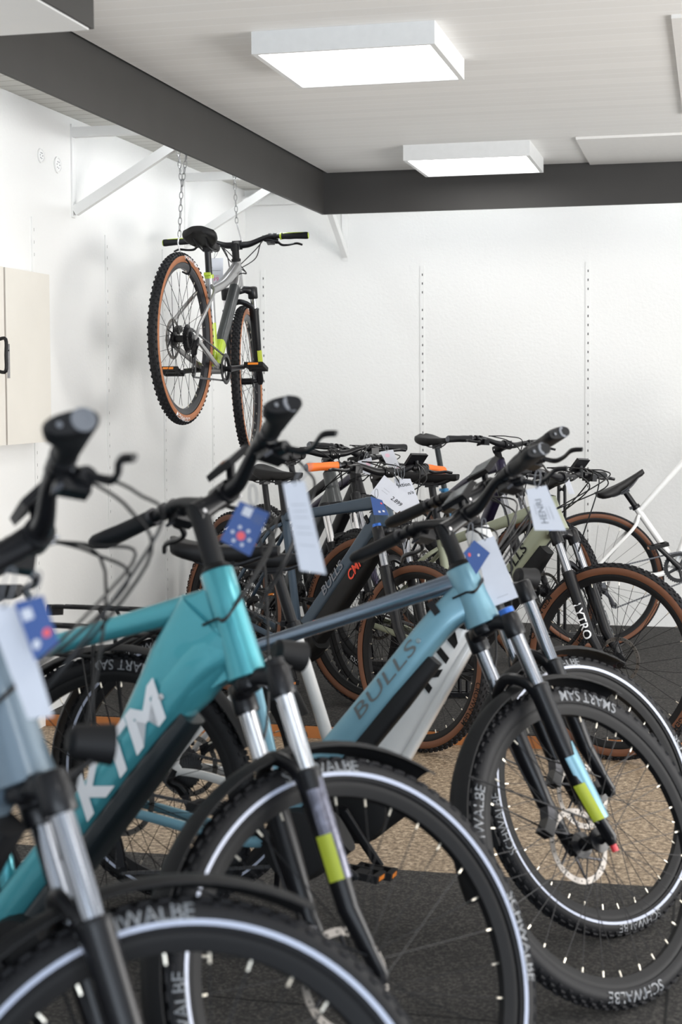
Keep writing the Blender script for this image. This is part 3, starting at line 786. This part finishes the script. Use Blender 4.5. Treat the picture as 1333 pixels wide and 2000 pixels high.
    for i in range(nx+1):
        t = i/nx; x = (-.135+.275*t)*L_
        if t < .02: wd = .045
        elif t < .35: wd = .072-.010*abs(t-.14)/.14 if t < .28 else .062-.012*(t-.28)/.07
        else: wd = .050-.030*min(1, (t-.35)/.35)
        if t > .93: wd *= .8
        if t < .04: wd *= .9
        wd *= Wd
        zt = .012+.016*(1-t)**3-.006*sin(t*pi)+.0*t; dep = (.026+.014*sin(pi*min(1, t*1.2))) if t < .8 else .026
        if i in (0, nx): wd *= .75; dep *= .8
        for j in range(na):
            a = 2*pi*j/na; c_, s_ = cos(a), sin(a)
            y = wd*math.copysign(abs(c_)**.75, c_)
            z = zt-(.010*(abs(y)/.07)**2)+(0 if s_ > 0 else -dep*abs(s_)**.8)+(.004*s_ if s_ > 0 else 0)-(.012 if t < .4 and s_ <= 0.01 and abs(c_) > .6 else 0)
            if sp.get('groove') and abs(y) < .012 and s_ > 0: z -= .006
            vs.append(TS @ V((x, y, z)))
    fs = [(i*na+j, i*na+(j+1) % na, (i+1)*na+(j+1) % na, (i+1)*na+j) for i in range(nx) for j in range(na)]
    fs += [tuple(range(na))[::-1], tuple(nx*na+j for j in range(na))]
    b.add(vs, fs, SADM)
    sd = b.build('saddle', root, sharp=60)
    b = MB()
    for s_ in (-1, 1): b.sweep(spl([TS @ V((-.10*L_, s_*.03, -.012)), TS @ V((-.05, s_*.022, -.036)), TS @ V((.03, s_*.022, -.036)), TS @ V((.11*L_, s_*.010, -.008))], 5), .0036, GUN, 8)
    b.build('saddle_rails', sd)
    # --- drivetrain
    ca = sp.get('crank', .35); cr = sp.get('ring', .052 if eb else .058); cy = -.052 if eb else -.048
    b = MB(); n_ = 120; pr = []
    for s_ in (0, 1):
        for i in range(n_):
            a = 2*pi*i/n_; r_ = cr+(.0035 if (i % 3) == 0 else -.001); pr.append(BB+V((r_*cos(a), cy-s_*.0028, r_*sin(a))))
        for i in range(n_):
            a = 2*pi*i/n_; r_ = cr*.74; pr.append(BB+V((r_*cos(a), cy-s_*.0028, r_*sin(a))))
    fs = []
    for i in range(n_):
        j = (i+1) % n_
        fs += [(n_+i, n_+j, j, i), (2*n_+i, 2*n_+j, 3*n_+j, 3*n_+i), (i, j, 2*n_+j, 2*n_+i), (n_+j, n_+i, 3*n_+i, 3*n_+j)]
    b.add(pr, fs, BLACK)
    for i in range(5):
        a = ca+2*pi*i/5; b.sweep([BB+V((.012*cos(a), cy-.002, .012*sin(a))), BB+V((cr*.78*cos(a), cy-.001, cr*.78*sin(a)))], [(.002, .008), (.002, .006)], BLACK, 8, 3)
    if sp.get('guard'): b.lathe(BB+V((0, cy-.006, 0)), (0, -1, 0), [(0, cr+.012), (.002, cr+.014), (.0035, cr+.012), (.0035, cr-.004), (0, cr-.004)], sp['guard'], 48, closed=True)
    crank = b.build('chainring', root)
    for s_ in (-1, 1):
        a = ca+(0 if s_ < 0 else pi); e0 = BB+V((0, s_*.074, 0)); e1 = e0+V((.170*cos(a), s_*.012, .170*sin(a)))
        b = MB(); b.sweep([e0, e0*.5+e1*.5, e1], [(.009, .016), (.007, .012), (.007, .012)], sp.get('crankm', BLACK), 12, 3.2); b.tube(BB, e0+Yv*s_*.008, .012, BLACK, sides=14)
        ck = b.build('crank_arm', root)
        b = MB(); c = e1+Yv*(s_*.062); Rp = Matrix.Rotation(sp.get('pedt', .1), 3, 'Y')
        b.tube(e1, e1+Yv*s_*.10, .006, GUN, sides=10)
        b.box(c+Rp @ V((.042, 0, 0)), (.014, .09, .018), MATTE, Rp); b.box(c-Rp @ V((.042, 0, 0)), (.014, .09, .018), MATTE, Rp)
        b.box(c+Yv*s_*.042, (.09, .010, .018), MATTE, Rp); b.box(c-Yv*s_*.036, (.09, .010, .018), MATTE, Rp); b.box(c, (.03, .08, .014), MATTE, Rp)
        for q_ in (-1, 1): b.box(c+Rp @ V((q_*.0495, 0, 0)), (.002, .05, .010), AMBER, Rp)
        b.build('pedal', ck)
    b = MB(); q = -.024
    for i in range(9):
        r_ = .062-i*.0048; n2 = int(r_*2*pi/.0127)
        vs = []
        for s_ in (0, 1):
            for j in range(n2*2):
                a = pi*j/n2; rr = r_+(.002 if j % 2 else -.0025); vs.append(RA+V((rr*cos(a), q-s_*.0016, rr*sin(a))))
        m2 = n2*2; fs = [tuple(range(m2)), tuple(range(m2, 2*m2))[::-1]]+[(j, (j+1) % m2, m2+(j+1) % m2, m2+j) for j in range(m2)]
        b.add(vs, fs, sp.get('cassm', STEEL)); q -= .0034
    b.build('cassette', rw, mw=(Matrix.Translation(RA) @ Matrix.Scale(k, 4)).inverted())
    b = MB(); h = RA+V((.0, -.058, -.012)); j1 = RA+V((.022, -.050, -.062)); j2 = RA+V((.045, -.046, -.145))
    b.sweep(spl([RA+V((0, -.068, 0)), RA+V((-.012, -.07, -.03)), h+V((.005, 0, -.03)), j1], 4), [(.012, .010), (.014, .012)], BLACK, 10, 2.6)
    for y_ in (-.006, .006): b.sweep([j1+Yv*y_, (j1+j2)*.5+Yv*y_+V((.006, 0, 0)), j2+Yv*y_], [(.0014, .012), (.0014, .008), (.0014, .011)], GUN, 8, 3)
    for j_ in (j1, j2): b.lathe(j_-Yv*.003, Yv, [(0, .016), (.006, .016)], BLACK, 12)
    b.build('derailleur', root)
    b = MB(); yc = cy-.001; r3 = .045
    loop = [BB+V((0, yc, cr)), RA+V((.004, -.040, r3)), RA+V((-r3*.7, -.040, r3*.7)), RA+V((-r3, -.040, 0)), RA+V((-r3*.5, -.040, -r3*.85)), RA+V((.012, -.042, -r3)), j1+V((.014, 0, .006)), j1+V((.012, 0, -.012)), j2+V((-.014, 0, .01)), j2+V((0, 0, -.016)), BB+V((-.02, yc, -cr))]
    for i in range(1, 8): a = -pi/2-.0+i*pi/8; loop.append(BB+V((cr*cos(a), yc, cr*sin(a))))
    P_ = loop+[loop[0]]; ds = .0127; carry = 0; idx = 0
    for a_, c_ in zip(P_[:-1], P_[1:]):
        Ls = (c_-a_).length; t = carry
        u = (c_-a_).normalized(); nn = u.cross(Yv)
        Rm = Matrix((u, Yv, nn)).transposed()
        while t < Ls:
            b.box(a_+u*t, (.0115, .0062 if idx % 2 else .0045, .0078), sp.get('chainm', STEEL), Rm); t += ds; idx += 1
        carry = t-Ls
    b.build('chain', root)
    b = MB(); q = RA+V((.06, .045, .055)); b.box(q, (.06, .03, .026), BLACK, Matrix.Rotation(-.5, 3, 'Y'), .8); b.build('brake_caliper', root)
    if sp.get('stand'):
        b = MB(); q = BB+V((-.20, .05, -.03)); b.sweep([q, V((q.x-.03, .135, .012+.0))], [(.007, .009), (.006, .008)], BLACK, 10, 2.6); b.tube(q+V((0, -.02, 0)), q+V((0, .012, 0)), .016, BLACK, sides=14); b.build('kickstand', root)
    if sp.get('dropper'): pass
    return root

# ------------------------------------------------------------------ the bicycles: sizes (m, degrees), pose (x, y, z, heading, lean), steering
BK = ('R', 'wb', 'cs', 'bbh', 'ha', 'off', 'a2c', 'ht', 'sp', 'sl', 'sa_', 'bw', 'rise', 'back', 'sta', 'sah', 'lw', 'rt')
B = {
 'K1': ((0.3805, 1.18, 0.455, 0.31, 66.1049, 0.044, 0.5696, 0.191, 0.096, 0.1182, 16.3584, 0.7649, 0.0352, 0.0077, 74, 0.72, 0.13, 0.028), (-1.7957, 1.9925, 0, -0.201, 0.0911), 0.8536, 0),
 'K2': ((0.3886, 1.1849, 0.455, 0.31, 66.8907, 0.044, 0.5577, 0.2037, 0.1103, 0.0713, 25.5315, 0.726, 0.0388, 0.0646, 74, 0.72, 0.13, 0.028), (-1.7488, 2.8118, 0, -0.2374, 0.1166), 1.1008, 0),
 'K3': ((0.368, 1.1839, 0.455, 0.31, 64.9308, 0.044, 0.5545, 0.1459, 0.0894, 0.0816, 17.3962, 0.7199, 0.0336, 0.0454, 74, 0.72, 0.13, 0.028), (-1.4447, 3.555, 0, -0.0344, 0.133), 0.9298, 0),
 'K4': ((0.3612, 1.1191, 0.4685, 0.2813, 67.1526, 0.044, 0.5738, 0.1724, 0.0774, 0.0904, 12.97, 0.7441, 0.0306, 0.0334, 70.1, 0.7011, 0.13, 0.028), (-1.4092, 3.9725, 0, 0.0079, 0.122), 0.8511, 0),
 'M1': ((0.3663, 1.1894, 0.455, 0.31, 67.159, 0.044, 0.5266, 0.1401, 0.0696, 0.0705, 0, 0.7241, 0.0286, 0.0495, 73.5349, 0.7153, 0.13, 0.028), (-2.0702, 6.5599, 0, -0.6253, 0.0596), -0.0157, 0),
 'M4': ((0.3682, 1.1679, 0.455, 0.31, 63.6979, 0.044, 0.5336, 0.1367, 0.0481, 0.0992, 0, 0.7543, 0.0233, 0.0208, 74.4569, 0.715, 0.13, 0.028), (-1.4146, 6.4074, 0, -0.4672, 0.0454), 0.0497, 0),
 'M3': ((0.3699, 1.183, 0.455, 0.31, 66.5425, 0.044, 0.5506, 0.1406, 0.0558, 0.0663, 0, 0.7352, 0.0224, 0.0431, 73.278, 0.7959, 0.13, 0.028), (-1.5648, 8.4181, 0.05, -0.8855, -0.0306), 0.3081, 0),
 'M2a': ((0.3701, 1.1844, 0.455, 0.31, 66.7001, 0.044, 0.5202, 0.1499, 0.0575, 0.0851, 0, 0.7635, 0.0256, 0.0349, 74, 0.65, 0.13, 0.028), (-2.336, 7.42, 0.05, -0.7775, 0.0323), -0.1382, 0),
 'M2b': ((0.3696, 1.1734, 0.455, 0.31, 66.3459, 0.044, 0.5249, 0.1377, 0.0382, 0.072, 0, 0.7283, 0.0208, 0.048, 74, 0.72, 0.13, 0.028), (-2.3276, 7.951, 0.05, -0.7776, 0.0189), 0.3984, 0),
 'G': ((0.3541, 1.18, 0.4205, 0.2837, 66.5, 0.044, 0.54, 0.13, 0.035, 0.07, 0, 0.74, 0.02, 0.05, 74.3562, 0.51, 0.13, 0.02), (-0.5939, 8.0687, 0.0545, 0.4512, 0.0254), 0.0, 0.3327),
 'H': ((0.3745, 0.9798, 0.4546, 0.3319, 66.6436, 0.044, 0.4715, 0.1314, 0.0668, 0.0731, 0, 0.7057, 0.0349, 0.0446, 71.2, 0.585, 0.13, 0.028), (-2.2538, 6.4702, 1.2405, 1.5622, 0.0031), 0.1546, -0.1855),
}
MIDST = mat('grey_stanchion', (.36, .37, .40), .15, 1.)
SPEC = {
 'H': dict(str=.0195,  tth=.024, ttw=.021, stbands=[(.45, LIME), (1.01, SILVER)], frame=SILVER, bands=[(.30, SILVER), (.80, DGREY), (1.01, LIME)], dh=.030, dw=.023, stm=SILVER, wheel='tan', crown=BLACK, stan=CHROME, grip2=LIME, capm=LIME, clampm=LIME,
   flabel=(.08, .16), crank=.25, guard=BLACK, crankm=GUN, stl=.43, sag=-.02, ttd=.07, texts=(), cassm=GUN, sadL=1.05, sadW=1.15, lever_drop=1.15, saddle_tilt=.0),
 'K1': dict(lev=1.3, bolts=((.20, .0),), frame=STEELB, ebike=True, dh=.050, dw=.038, hr=.040, wheel='trek', ergo=True, fender=True, rack=True, light=True, stan=MIDST, split=.37, display=True, stl=.5, stand=True,
   texts=(('TREKKING', .5, .045, 0, INK, 0, .01, 1.2),)),
 'K2': dict(lev=1.3, bolts=((.20, .0),), frame=TURQ, ebike=True, inlet=False, d0s=-.035, d1s=-.085, dh=.038, dw=.038, hr=.034, gusset=1.15, plate=True, bh=.024, b0=.80, batm=DTEAL, wheel='trek', ergo=True, fender=True, rack=True, light=True, stan=CHROME, split=.36, display=True, stl=.56, ttd=.0,
   tth=.020, ttw=.019, tt0=.26, texts=(('KTM', .60, .092, -.002, WHITEP, .35, .035, 1.45),), flabel=(.17, .25), fdecal=(mat('fork_graphic', (.16, .16, .20), .2, .6, noise=.9, nscale=70), .17, .33), knob=BLACK, stand=True, crank=-.6, disp_y=-.03),
 'K3': dict(lev=1.3, bolts=((.20, .0),), frame=LBLUE, frame2=mat('slate_chrome', (.26, .31, .38), .18, .9), ebike=True, d0s=-.030, d1s=-.075, dh=.036, dw=.035, hr=.039, bh=.024, b0=.78, wheel='smart', ergo=True, fender=True, rack=True, light=False, stan=MIDST, split=.37, display=True, stl=.50, dt0=.5,
   texts=(('BULLS', .62, .042, .002, mat('dark_grey_ink', (.10, .11, .11), .6), .2, .0, 2.0),), fdecal=(LBLUE, .045, .20), flabel=(.045, .135), rebound=True, knob=BLUEA, stand=True, crank=2.6, ff0=72, ff1=205),
 'K4': dict(lev=1.3, bolts=((.20, .0),), lowstep=True, frame=WHITEF, ebike=True, dh=.046, dw=.036, hr=.036, bh=.014, b0=.85, batm=WHITEF, wheel='trek', ergo=True, fender=True, rack=True, light=True, stan=MIDST, split=.35, display=True, stl=.51,
   texts=(('KTM', .62, .098, .004, HOLE, .35, .035, 1.1),), stand=True, crank=-.9, crown=BLACK, lz=.02),
 'M1': dict(frame=NAVY, ebike=True, dh=.034, dw=.036, hr=.040, bh=.044, b0=.86, b1=.06, wheel=('brown', 'brown'), stan=MIDST, split=.36, display=True, disp_y=.16, stl=.545, ttd=.02, tth=.022, dt0=.45, grip=ORANGE,
   texts=(('BULLS', .45, .05, .004, INK, .2, .01, 1.3),), btexts=(('CMPT', .66, .055, mat('orange_red_print', (.8, .06, .02), .5), .2, .02), ('TRI', .16, .05, mat('orange_red_print', (.8, .06, .02), .5), 0, 0)), knob=BLUEA, rebound=True, crank=-1.0),
 'M2a': dict(frame=DGREY, frame2=BLACK, dh=.034, dw=.026, hr=.032, wheel=('black', 'brown'), stan=CHROME, split=.33, stl=.42, crank=.6, texts=(), display=False, postm=BLACK),
 'M2b': dict(frame=BLACK, frame2=PURP, dh=.032, dw=.026, hr=.030, wheel='black', stan=MIDST, split=.33, stl=.42, crank=1.4, lowers=PURP, postm=BLACK),
 'M3': dict(frame=PURP, frame2=PURP, stm=BLUEM, ssm=DTEAL, hr=.028, dh=.032, wheel='brown', stan=MIDST, split=.35, stl=.52, ttd=.04, sag=.025, clampm=BLUEM, postm=DTEAL, groove=True, sadL=1.0, crank=.9),
 'M4': dict(frame=OLIVE, ebike=True, dh=.036, dw=.035, hr=.040, bh=.036, b0=.82, wheel='brown', stan=MIDST, split=.36, display=True, disp_y=.14, stl=.46, texts=(('BULLS', .62, .05, .002, HOLE, .2, .015, 1.3),),
   ftext=('LYTRO', .17, .045, WHITEP), knob=BLUEA, rebound=True, crank=-.4, dt0=.5, tth=.021),
 'G': dict(frame=WHITEF, dw=.020, dh=.026, hr=.022, tth=.016, wheel='gravel', stan=WHITEF, crown=WHITEF, lowers=WHITEF, stl=.375, crank=2.05, ring=.078, postm=BLACK, texts=(), sadL=.98, saddle_tilt=.18, crankm=BLACK, inlet=False),
}
GB = 'city and trekking e-bikes in the front row'
INFO = {
 'K1': ('city_bike', 'nearest bicycle, grey-blue, cut off at the left edge with its white-striped tyre bottom left'),
 'K2': ('city_bike', 'turquoise electric bicycle with big white frame lettering, front wheel bottom centre'),
 'K3': ('mountain_bike', 'light blue electric bicycle with dark frame lettering and black battery, right of the turquoise one'),
 'K4': ('city_bike', 'white electric bicycle with black lettering on its down tube, behind the light blue one'),
 'M1': ('mountain_bike', 'slate blue electric mountain bike with orange-wrapped grips and orange-red battery lettering'),
 'M2a': ('mountain_bike', 'dark grey mountain bike with silver fork tubes right behind the orange-gripped bike'),
 'M2b': ('mountain_bike', 'black and violet mountain bike by the left wall, second behind the orange-gripped bike'),
 'M3': ('mountain_bike', 'dark violet mountain bike with blue seat tube and the highest sharp black saddle'),
 'M4': ('mountain_bike', 'sage green electric mountain bike with tan tyres and white lettering on its fork'),
 'G': ('gravel_bike', 'white gravel bicycle at the right edge against the back wall, front end raised'),
 'H': ('hanging_mountain_bike', 'silver and lime mountain bike hung from ceiling chains, tan sidewall tyres'),
}
ROOT = {}
for n_ in ('H', 'K1', 'K2', 'K3', 'K4', 'M1', 'M2a', 'M2b', 'M3', 'M4', 'G'):
    dv, ps, th_, pit = B[n_]; d_ = dict(zip(BK, dv)); ps = list(ps)
    if n_[0] == 'K': ps[2] += .0045; pit = -.0115
    if n_ in ('M1', 'M4'): ps[2] = .0505; pit = -.0425
    if n_ == 'G': ps[3] = .20; ps[2] = .051
    nm, lb = INFO[n_]
    ROOT[n_] = bicycle(nm, d_, ps, th_, SPEC[n_], lb, pitch=pit)

# ------------------------------------------------------------------ price tags and cards hanging from the bars
def card(name, P, m, label, lines=(), cord=None, group=None, cat='tag', extra=None, rot=0):
    P = [V(p) for p in P]; o_ = (P[0]+P[1])*.5
    u = ((P[1]-P[0])+(P[2]-P[3]))*.5; v = ((P[0]-P[3])+(P[1]-P[2]))*.5
    n = u.cross(v).normalized(); b = MB(lambda q: q-o_)
    if n.y > 0: n = -n
    W_, H_ = u.length, v.length
    vs = [p-n*.0004 for p in P]+[p+n*.0004 for p in P]
    b.add(vs, [(0, 1, 2, 3), (7, 6, 5, 4), (0, 4, 5, 1), (1, 5, 6, 2), (2, 6, 7, 3), (3, 7, 4, 0)], m)
    def bil(x, y): # x,y 0..1 from the lower left
        return (P[3]*(1-x)+P[2]*x)*(1-y)+(P[0]*(1-x)+P[1]*x)*y+n*.0009
    for (st, x, y, size, colr, vert) in lines:
        a = H_/W_
        if vert: f = lambda q, r, x=x, y=y: bil(x-r/W_, y+q/H_)
        else: f = lambda q, r, x=x, y=y: bil(x+q/W_, y+r/H_)
        if st == 'RECT': b.add([f(-size, -size), f(size, -size), f(size, size), f(-size, size)], [(0, 1, 2, 3)], colr)
        elif st == 'DOT': b.add([f(0, 0)]+[f(size*cos(k*pi/6), size*sin(k*pi/6)) for k in range(12)], [(0, k+1, (k+1) % 12+1) for k in range(12)], colr)
        elif st == 'LINE': b.add([f(-size*4, -size*.12), f(size*4, -size*.12), f(size*4, size*.12), f(-size*4, size*.12)], [(0, 1, 2, 3)], colr)
        else: b.text(st, size, f, colr, bold=.01)
    o = b.build(name, mw=Matrix.Translation(o_), smooth=False)
    tag(o, label, cat, group)
    if cord:
        c = V(cord); b = MB(lambda q: q-o_)
        top = bil(.5, .97); b.sweep(spl([top, top*.6+c*.4+V((.006, 0, 0)), c+V((.004, 0, .0)), c+V((-.004, 0, .0)), top*.6+c*.4-V((.006, 0, 0)), top], 5), .0011, CAPG, 6)
        b.build('cord', o)
    return o
W1 = 'price sheets hanging on the handlebars'
card('price_tag', ((-0.631, 2.261, 1.249), (-0.599, 2.269, 1.252), (-0.567, 2.270, 1.112), (-0.605, 2.261, 1.118)), TAGW, 'long white price sheet hanging under the middle handlebar grip of the turquoise bike',
     tuple(('LINE', .5, y, .0028, INK, False) for y in (.75, .68, .61, .5, .43, .3)), (-.60, 2.30, 1.275), W1)
card('brand_card', ((-0.732, 2.369, 1.214), (-0.686, 2.379, 1.194), (-0.716, 2.369, 1.126), (-0.762, 2.359, 1.152)), TAGB, 'blue card with a red dot ringed by white dots beside the turquoise head tube',
     (('DOT', .50, .30, .007, REDDOT, False), ('RECT', .36, .84, .0075, TAGW, False))+tuple(('DOT', .50+.28*cos(k*pi/3), .30+.19*sin(k*pi/3), .0028, TAGW, False) for k in range(6))+tuple(('LINE', .74, y, .0022, CAPG, False) for y in (.85, .8, .75, .7)), (-.72, 2.40, 1.235))
card('price_tag', ((-0.781, 1.573, 1.156), (-0.742, 1.582, 1.153), (-0.706, 1.585, 1.032), (-0.733, 1.578, 1.029)), TAGW, 'white price sheet at the left edge hanging from the nearest bicycle', (), (-.76, 1.60, 1.19), W1)
card('brand_card', ((-0.736, 1.553, 1.161), (-0.705, 1.560, 1.169), (-0.688, 1.562, 1.118), (-0.713, 1.555, 1.098)), TAGB, 'blue card at the left edge in front of the nearest white price sheet',
     (('DOT', .72, .30, .005, REDDOT, False), ('DOT', .25, .22, .005, TAGW, False), ('RECT', .30, .75, .006, TAGW, False)), (-.72, 1.58, 1.19))
card('price_tag', ((-0.548, 3.640, 1.029), (-0.505, 3.651, 1.044), (-0.448, 3.657, 0.900), (-0.512, 3.641, 0.875)), TAGW, 'white price sheet hanging right of the light blue head tube behind a blue card', (('LINE', .5, .1, .003, CAPG, False),), (-.53, 3.66, 1.08), W1)
card('brand_card', ((-0.565, 3.573, 1.010), (-0.541, 3.580, 1.040), (-0.505, 3.587, 1.010), (-0.536, 3.578, 0.960)), TAGB, 'blue card with cream tie hanging beside the light blue head tube', (('DOT', .25, .75, .004, REDDOT, False), ('DOT', .6, .4, .003, TAGW, False)), (-.55, 3.59, 1.075))
card('price_tag', ((-0.393, 3.344, 1.173), (-0.351, 3.355, 1.182), (-0.309, 3.360, 1.085), (-0.375, 3.344, 1.086)), TAGW, 'white sheet with sideways grey print hanging under the two right-hand grips', (('LINE', .2, .5, .003, INK, True), ('HENRI', .42, .45, .020, CAPG, True), ('LINE', .62, .4, .0035, INK, True), ('LINE', .75, .4, .0035, INK, True)), (-.37, 3.37, 1.21), W1)
card('price_tag', ((-1.229, 5.846, 1.063), (-1.116, 5.868, 0.966), (-1.181, 5.851, 0.918), (-1.280, 5.830, 0.993)), TAGW, 'tilted white price card reading 2.899 in front of the orange-gripped handlebar', (('2.899', .72, .42, .022, HOLE, False), ('LINE', .3, .55, .0035, INK, False), ('LINE', .3, .42, .0035, INK, False)), (-1.19, 5.87, 1.10), W1)
card('price_tag', ((-1.203, 5.903, 1.046), (-1.141, 5.917, 1.046), (-1.104, 5.922, 0.947), (-1.177, 5.903, 0.914)), TAGW, 'white card reading Aktion hanging behind the tilted price card', (('Aktion', .45, .80, .022, HOLE, False), ('n/s', .75, .50, .020, HOLE, False)), (-1.17, 5.92, 1.09), W1)
card('brand_card', ((-1.269, 5.781, 0.985), (-1.226, 5.791, 0.971), (-1.201, 5.794, 0.914), (-1.257, 5.781, 0.915)), TAGB, 'dark blue card on the head tube of the orange-gripped bike', (('DOT', .8, .75, .004, REDDOT, False), ('RECT', .45, .2, .004, TAGW, False), ('RECT', .75, .25, .004, TAGW, False)), (-1.25, 5.80, 1.01))
card('price_tag', ((-1.374, 6.453, 1.128), (-1.321, 6.465, 1.137), (-1.285, 6.470, 1.046), (-1.321, 6.460, 1.025)), TAGW, 'small white tag with pink print, right one of the pair above the orange grips', (('DOT', .4, .8, .009, mat('pale_pink_ink', (.75, .5, .6), .6), False), ('1177', .6, .15, .018, PINK, False)), (-1.35, 6.47, 1.15), W1)
card('price_tag', ((-1.477, 6.477, 1.086), (-1.420, 6.492, 1.103), (-1.407, 6.491, 1.022), (-1.455, 6.480, 1.036)), TAGW, 'small white tag with pink print, left one of the pair above the orange grips', (('DOT', .7, .7, .010, mat('pale_pink_ink', (.75, .5, .6), .6), False), ('LINE', .5, .3, .0035, INK, False)), (-1.44, 6.50, 1.12), W1)
card('price_tag', ((-0.571, 6.024, 1.062), (-0.546, 6.029, 1.050), (-0.521, 6.032, 0.985), (-0.544, 6.027, 0.985)), TAGW, 'narrow pale tag hanging from the sage green bike right of its headlight', (), (-.56, 6.04, 1.09), W1)
card('price_tag', ((-2.381, 7.181, 2.024), (-2.298, 7.201, 2.024), (-2.297, 7.195, 1.904), (-2.380, 7.175, 1.904)), TAGW, 'white price card with a pink 799 hanging on the hanging mountain bike', (('LINE', .5, .5, .008, CAPG, False), ('799', .5, .15, .030, PINK, False), ('LINE', .5, .3, .006, PINK, False), ('DOT', .35, .62, .004, HOLE, False)), (-2.33, 7.24, 2.085), W1)

# ------------------------------------------------------------------ chains
def chain(name, pts_, hook, label):
    o_ = V(pts_[0][0]); b = MB(lambda q: q-o_)
    for a, c in pts_:
        a, c = V(a), V(c); L_ = (c-a).length; n_ = max(2, round(L_/.026)); u = (c-a).normalized()
        e1 = u.cross(V((0, 1, 0))).normalized(); e2 = u.cross(e1)
        for i in range(n_):
            ct = a+u*(L_*(i+.5)/n_); e = e1 if i % 2 else e2; pp = []
            for k in range(12):
                t = 2*pi*k/12; pp.append(ct+u*(.0165*cos(t)+(.0 if abs(cos(t)) < .5 else 0))+e*(.0075*sin(t)))
            b.sweep(pp, .0020, GALV, 6, closed=True, ref=(e.cross(u)))
    root = b.build(name, mw=Matrix.Translation(o_))
    b = MB(lambda q: q-o_); b.sweep(spl(hook[0], 5), .0034, ALU, 10); b.build('hook', root)
    if len(hook) > 1: b = MB(lambda q: q-o_); b.sweep(spl(hook[1], 5), .0042, MATTE, 10); b.build('hook_sleeve', root)
    b = MB(lambda q: q-o_)
    for a, c in pts_:
        if a[2] > 2.5: b.lathe((a[0], a[1], HC-.001), (0, 0, -1), [(0, .012), (.004, .010), (.010, .004)], GALV, 12)
    b.build('ceiling_eye', root)
    tag(root, label, 'chain', 'galvanised chains holding the hanging bike')
chain('hanging_chain', [((-2.275, 6.47, 2.562), (-2.249, 6.47, 2.275)), ((-2.203, 6.47, 2.562), (-2.245, 6.47, 2.275)), ((-2.249, 6.47, 2.275), (-2.262, 6.47, 2.055))],
  [[(-2.262, 6.47, 2.06), (-2.268, 6.47, 2.03), (-2.258, 6.47, 1.99), (-2.240, 6.47, 1.965)], [(-2.240, 6.47, 1.968), (-2.215, 6.46, 1.94), (-2.209, 6.46, 1.915), (-2.225, 6.47, 1.895), (-2.25, 6.47, 1.905)]], 'galvanised chain that holds the rear wheel of the hanging bike')
chain('hanging_chain', [((-2.300, 7.315, 2.562), (-2.272, 7.313, 2.42)), ((-2.245, 7.315, 2.562), (-2.268, 7.313, 2.42)), ((-2.272, 7.313, 2.42), (-2.262, 7.313, 2.20))],
  [[(-2.262, 7.313, 2.205), (-2.258, 7.313, 2.18), (-2.240, 7.313, 2.12), (-2.236, 7.318, 2.09), (-2.245, 7.325, 2.075)]], 'galvanised chain that holds the handlebar of the hanging bike')

# ------------------------------------------------------------------ bike stands
def stand(x, y, rot, hoop, label):
    e = empty('bike_stand', Matrix.Translation((x, y, .0505)) @ Matrix.Rotation(rot, 4, 'Z'))
    b = MB(); b.sweep(spl([(-.017, 0, .01), (-.017, 0, hoop-.04), (-.012, 0, hoop-.01), (0, 0, hoop), (.012, 0, hoop-.01), (.017, 0, hoop-.04), (.017, 0, .01)], 5), .0085, BLACK, 12); b.build('hoop', e)
    b = MB(); b.box((.14, -.022, .014), (.42, .022, .018), BLACK); b.box((.14, .022, .014), (.42, .022, .018), BLACK); b.build('base_rail', e)
    for xx in (-.08, .35):
        b = MB(); b.tube((xx, -.16, .014), (xx, .16, .014), .013, MATTE, sides=14); f_ = b.build('foot', e)
        b = MB()
        for s_ in (-1, 1): b.tube((xx, s_*.10, .0145), (xx, s_*.185, .0145), .0155, mat('grey_rubber_sleeve', (.16, .155, .15), .6), sides=14)
        b.build('rubber_sleeve', f_)
    tag(e, label, 'bike stand', 'black floor stands for bicycles')
stand(-.80, 8.44, -.12, .80, 'black floor stand whose tall hoop rises before the gravel wheel')
stand(-1.06, 6.70, .10, .34, 'black floor stand with low hoop under the mountain bikes near the podium edge')
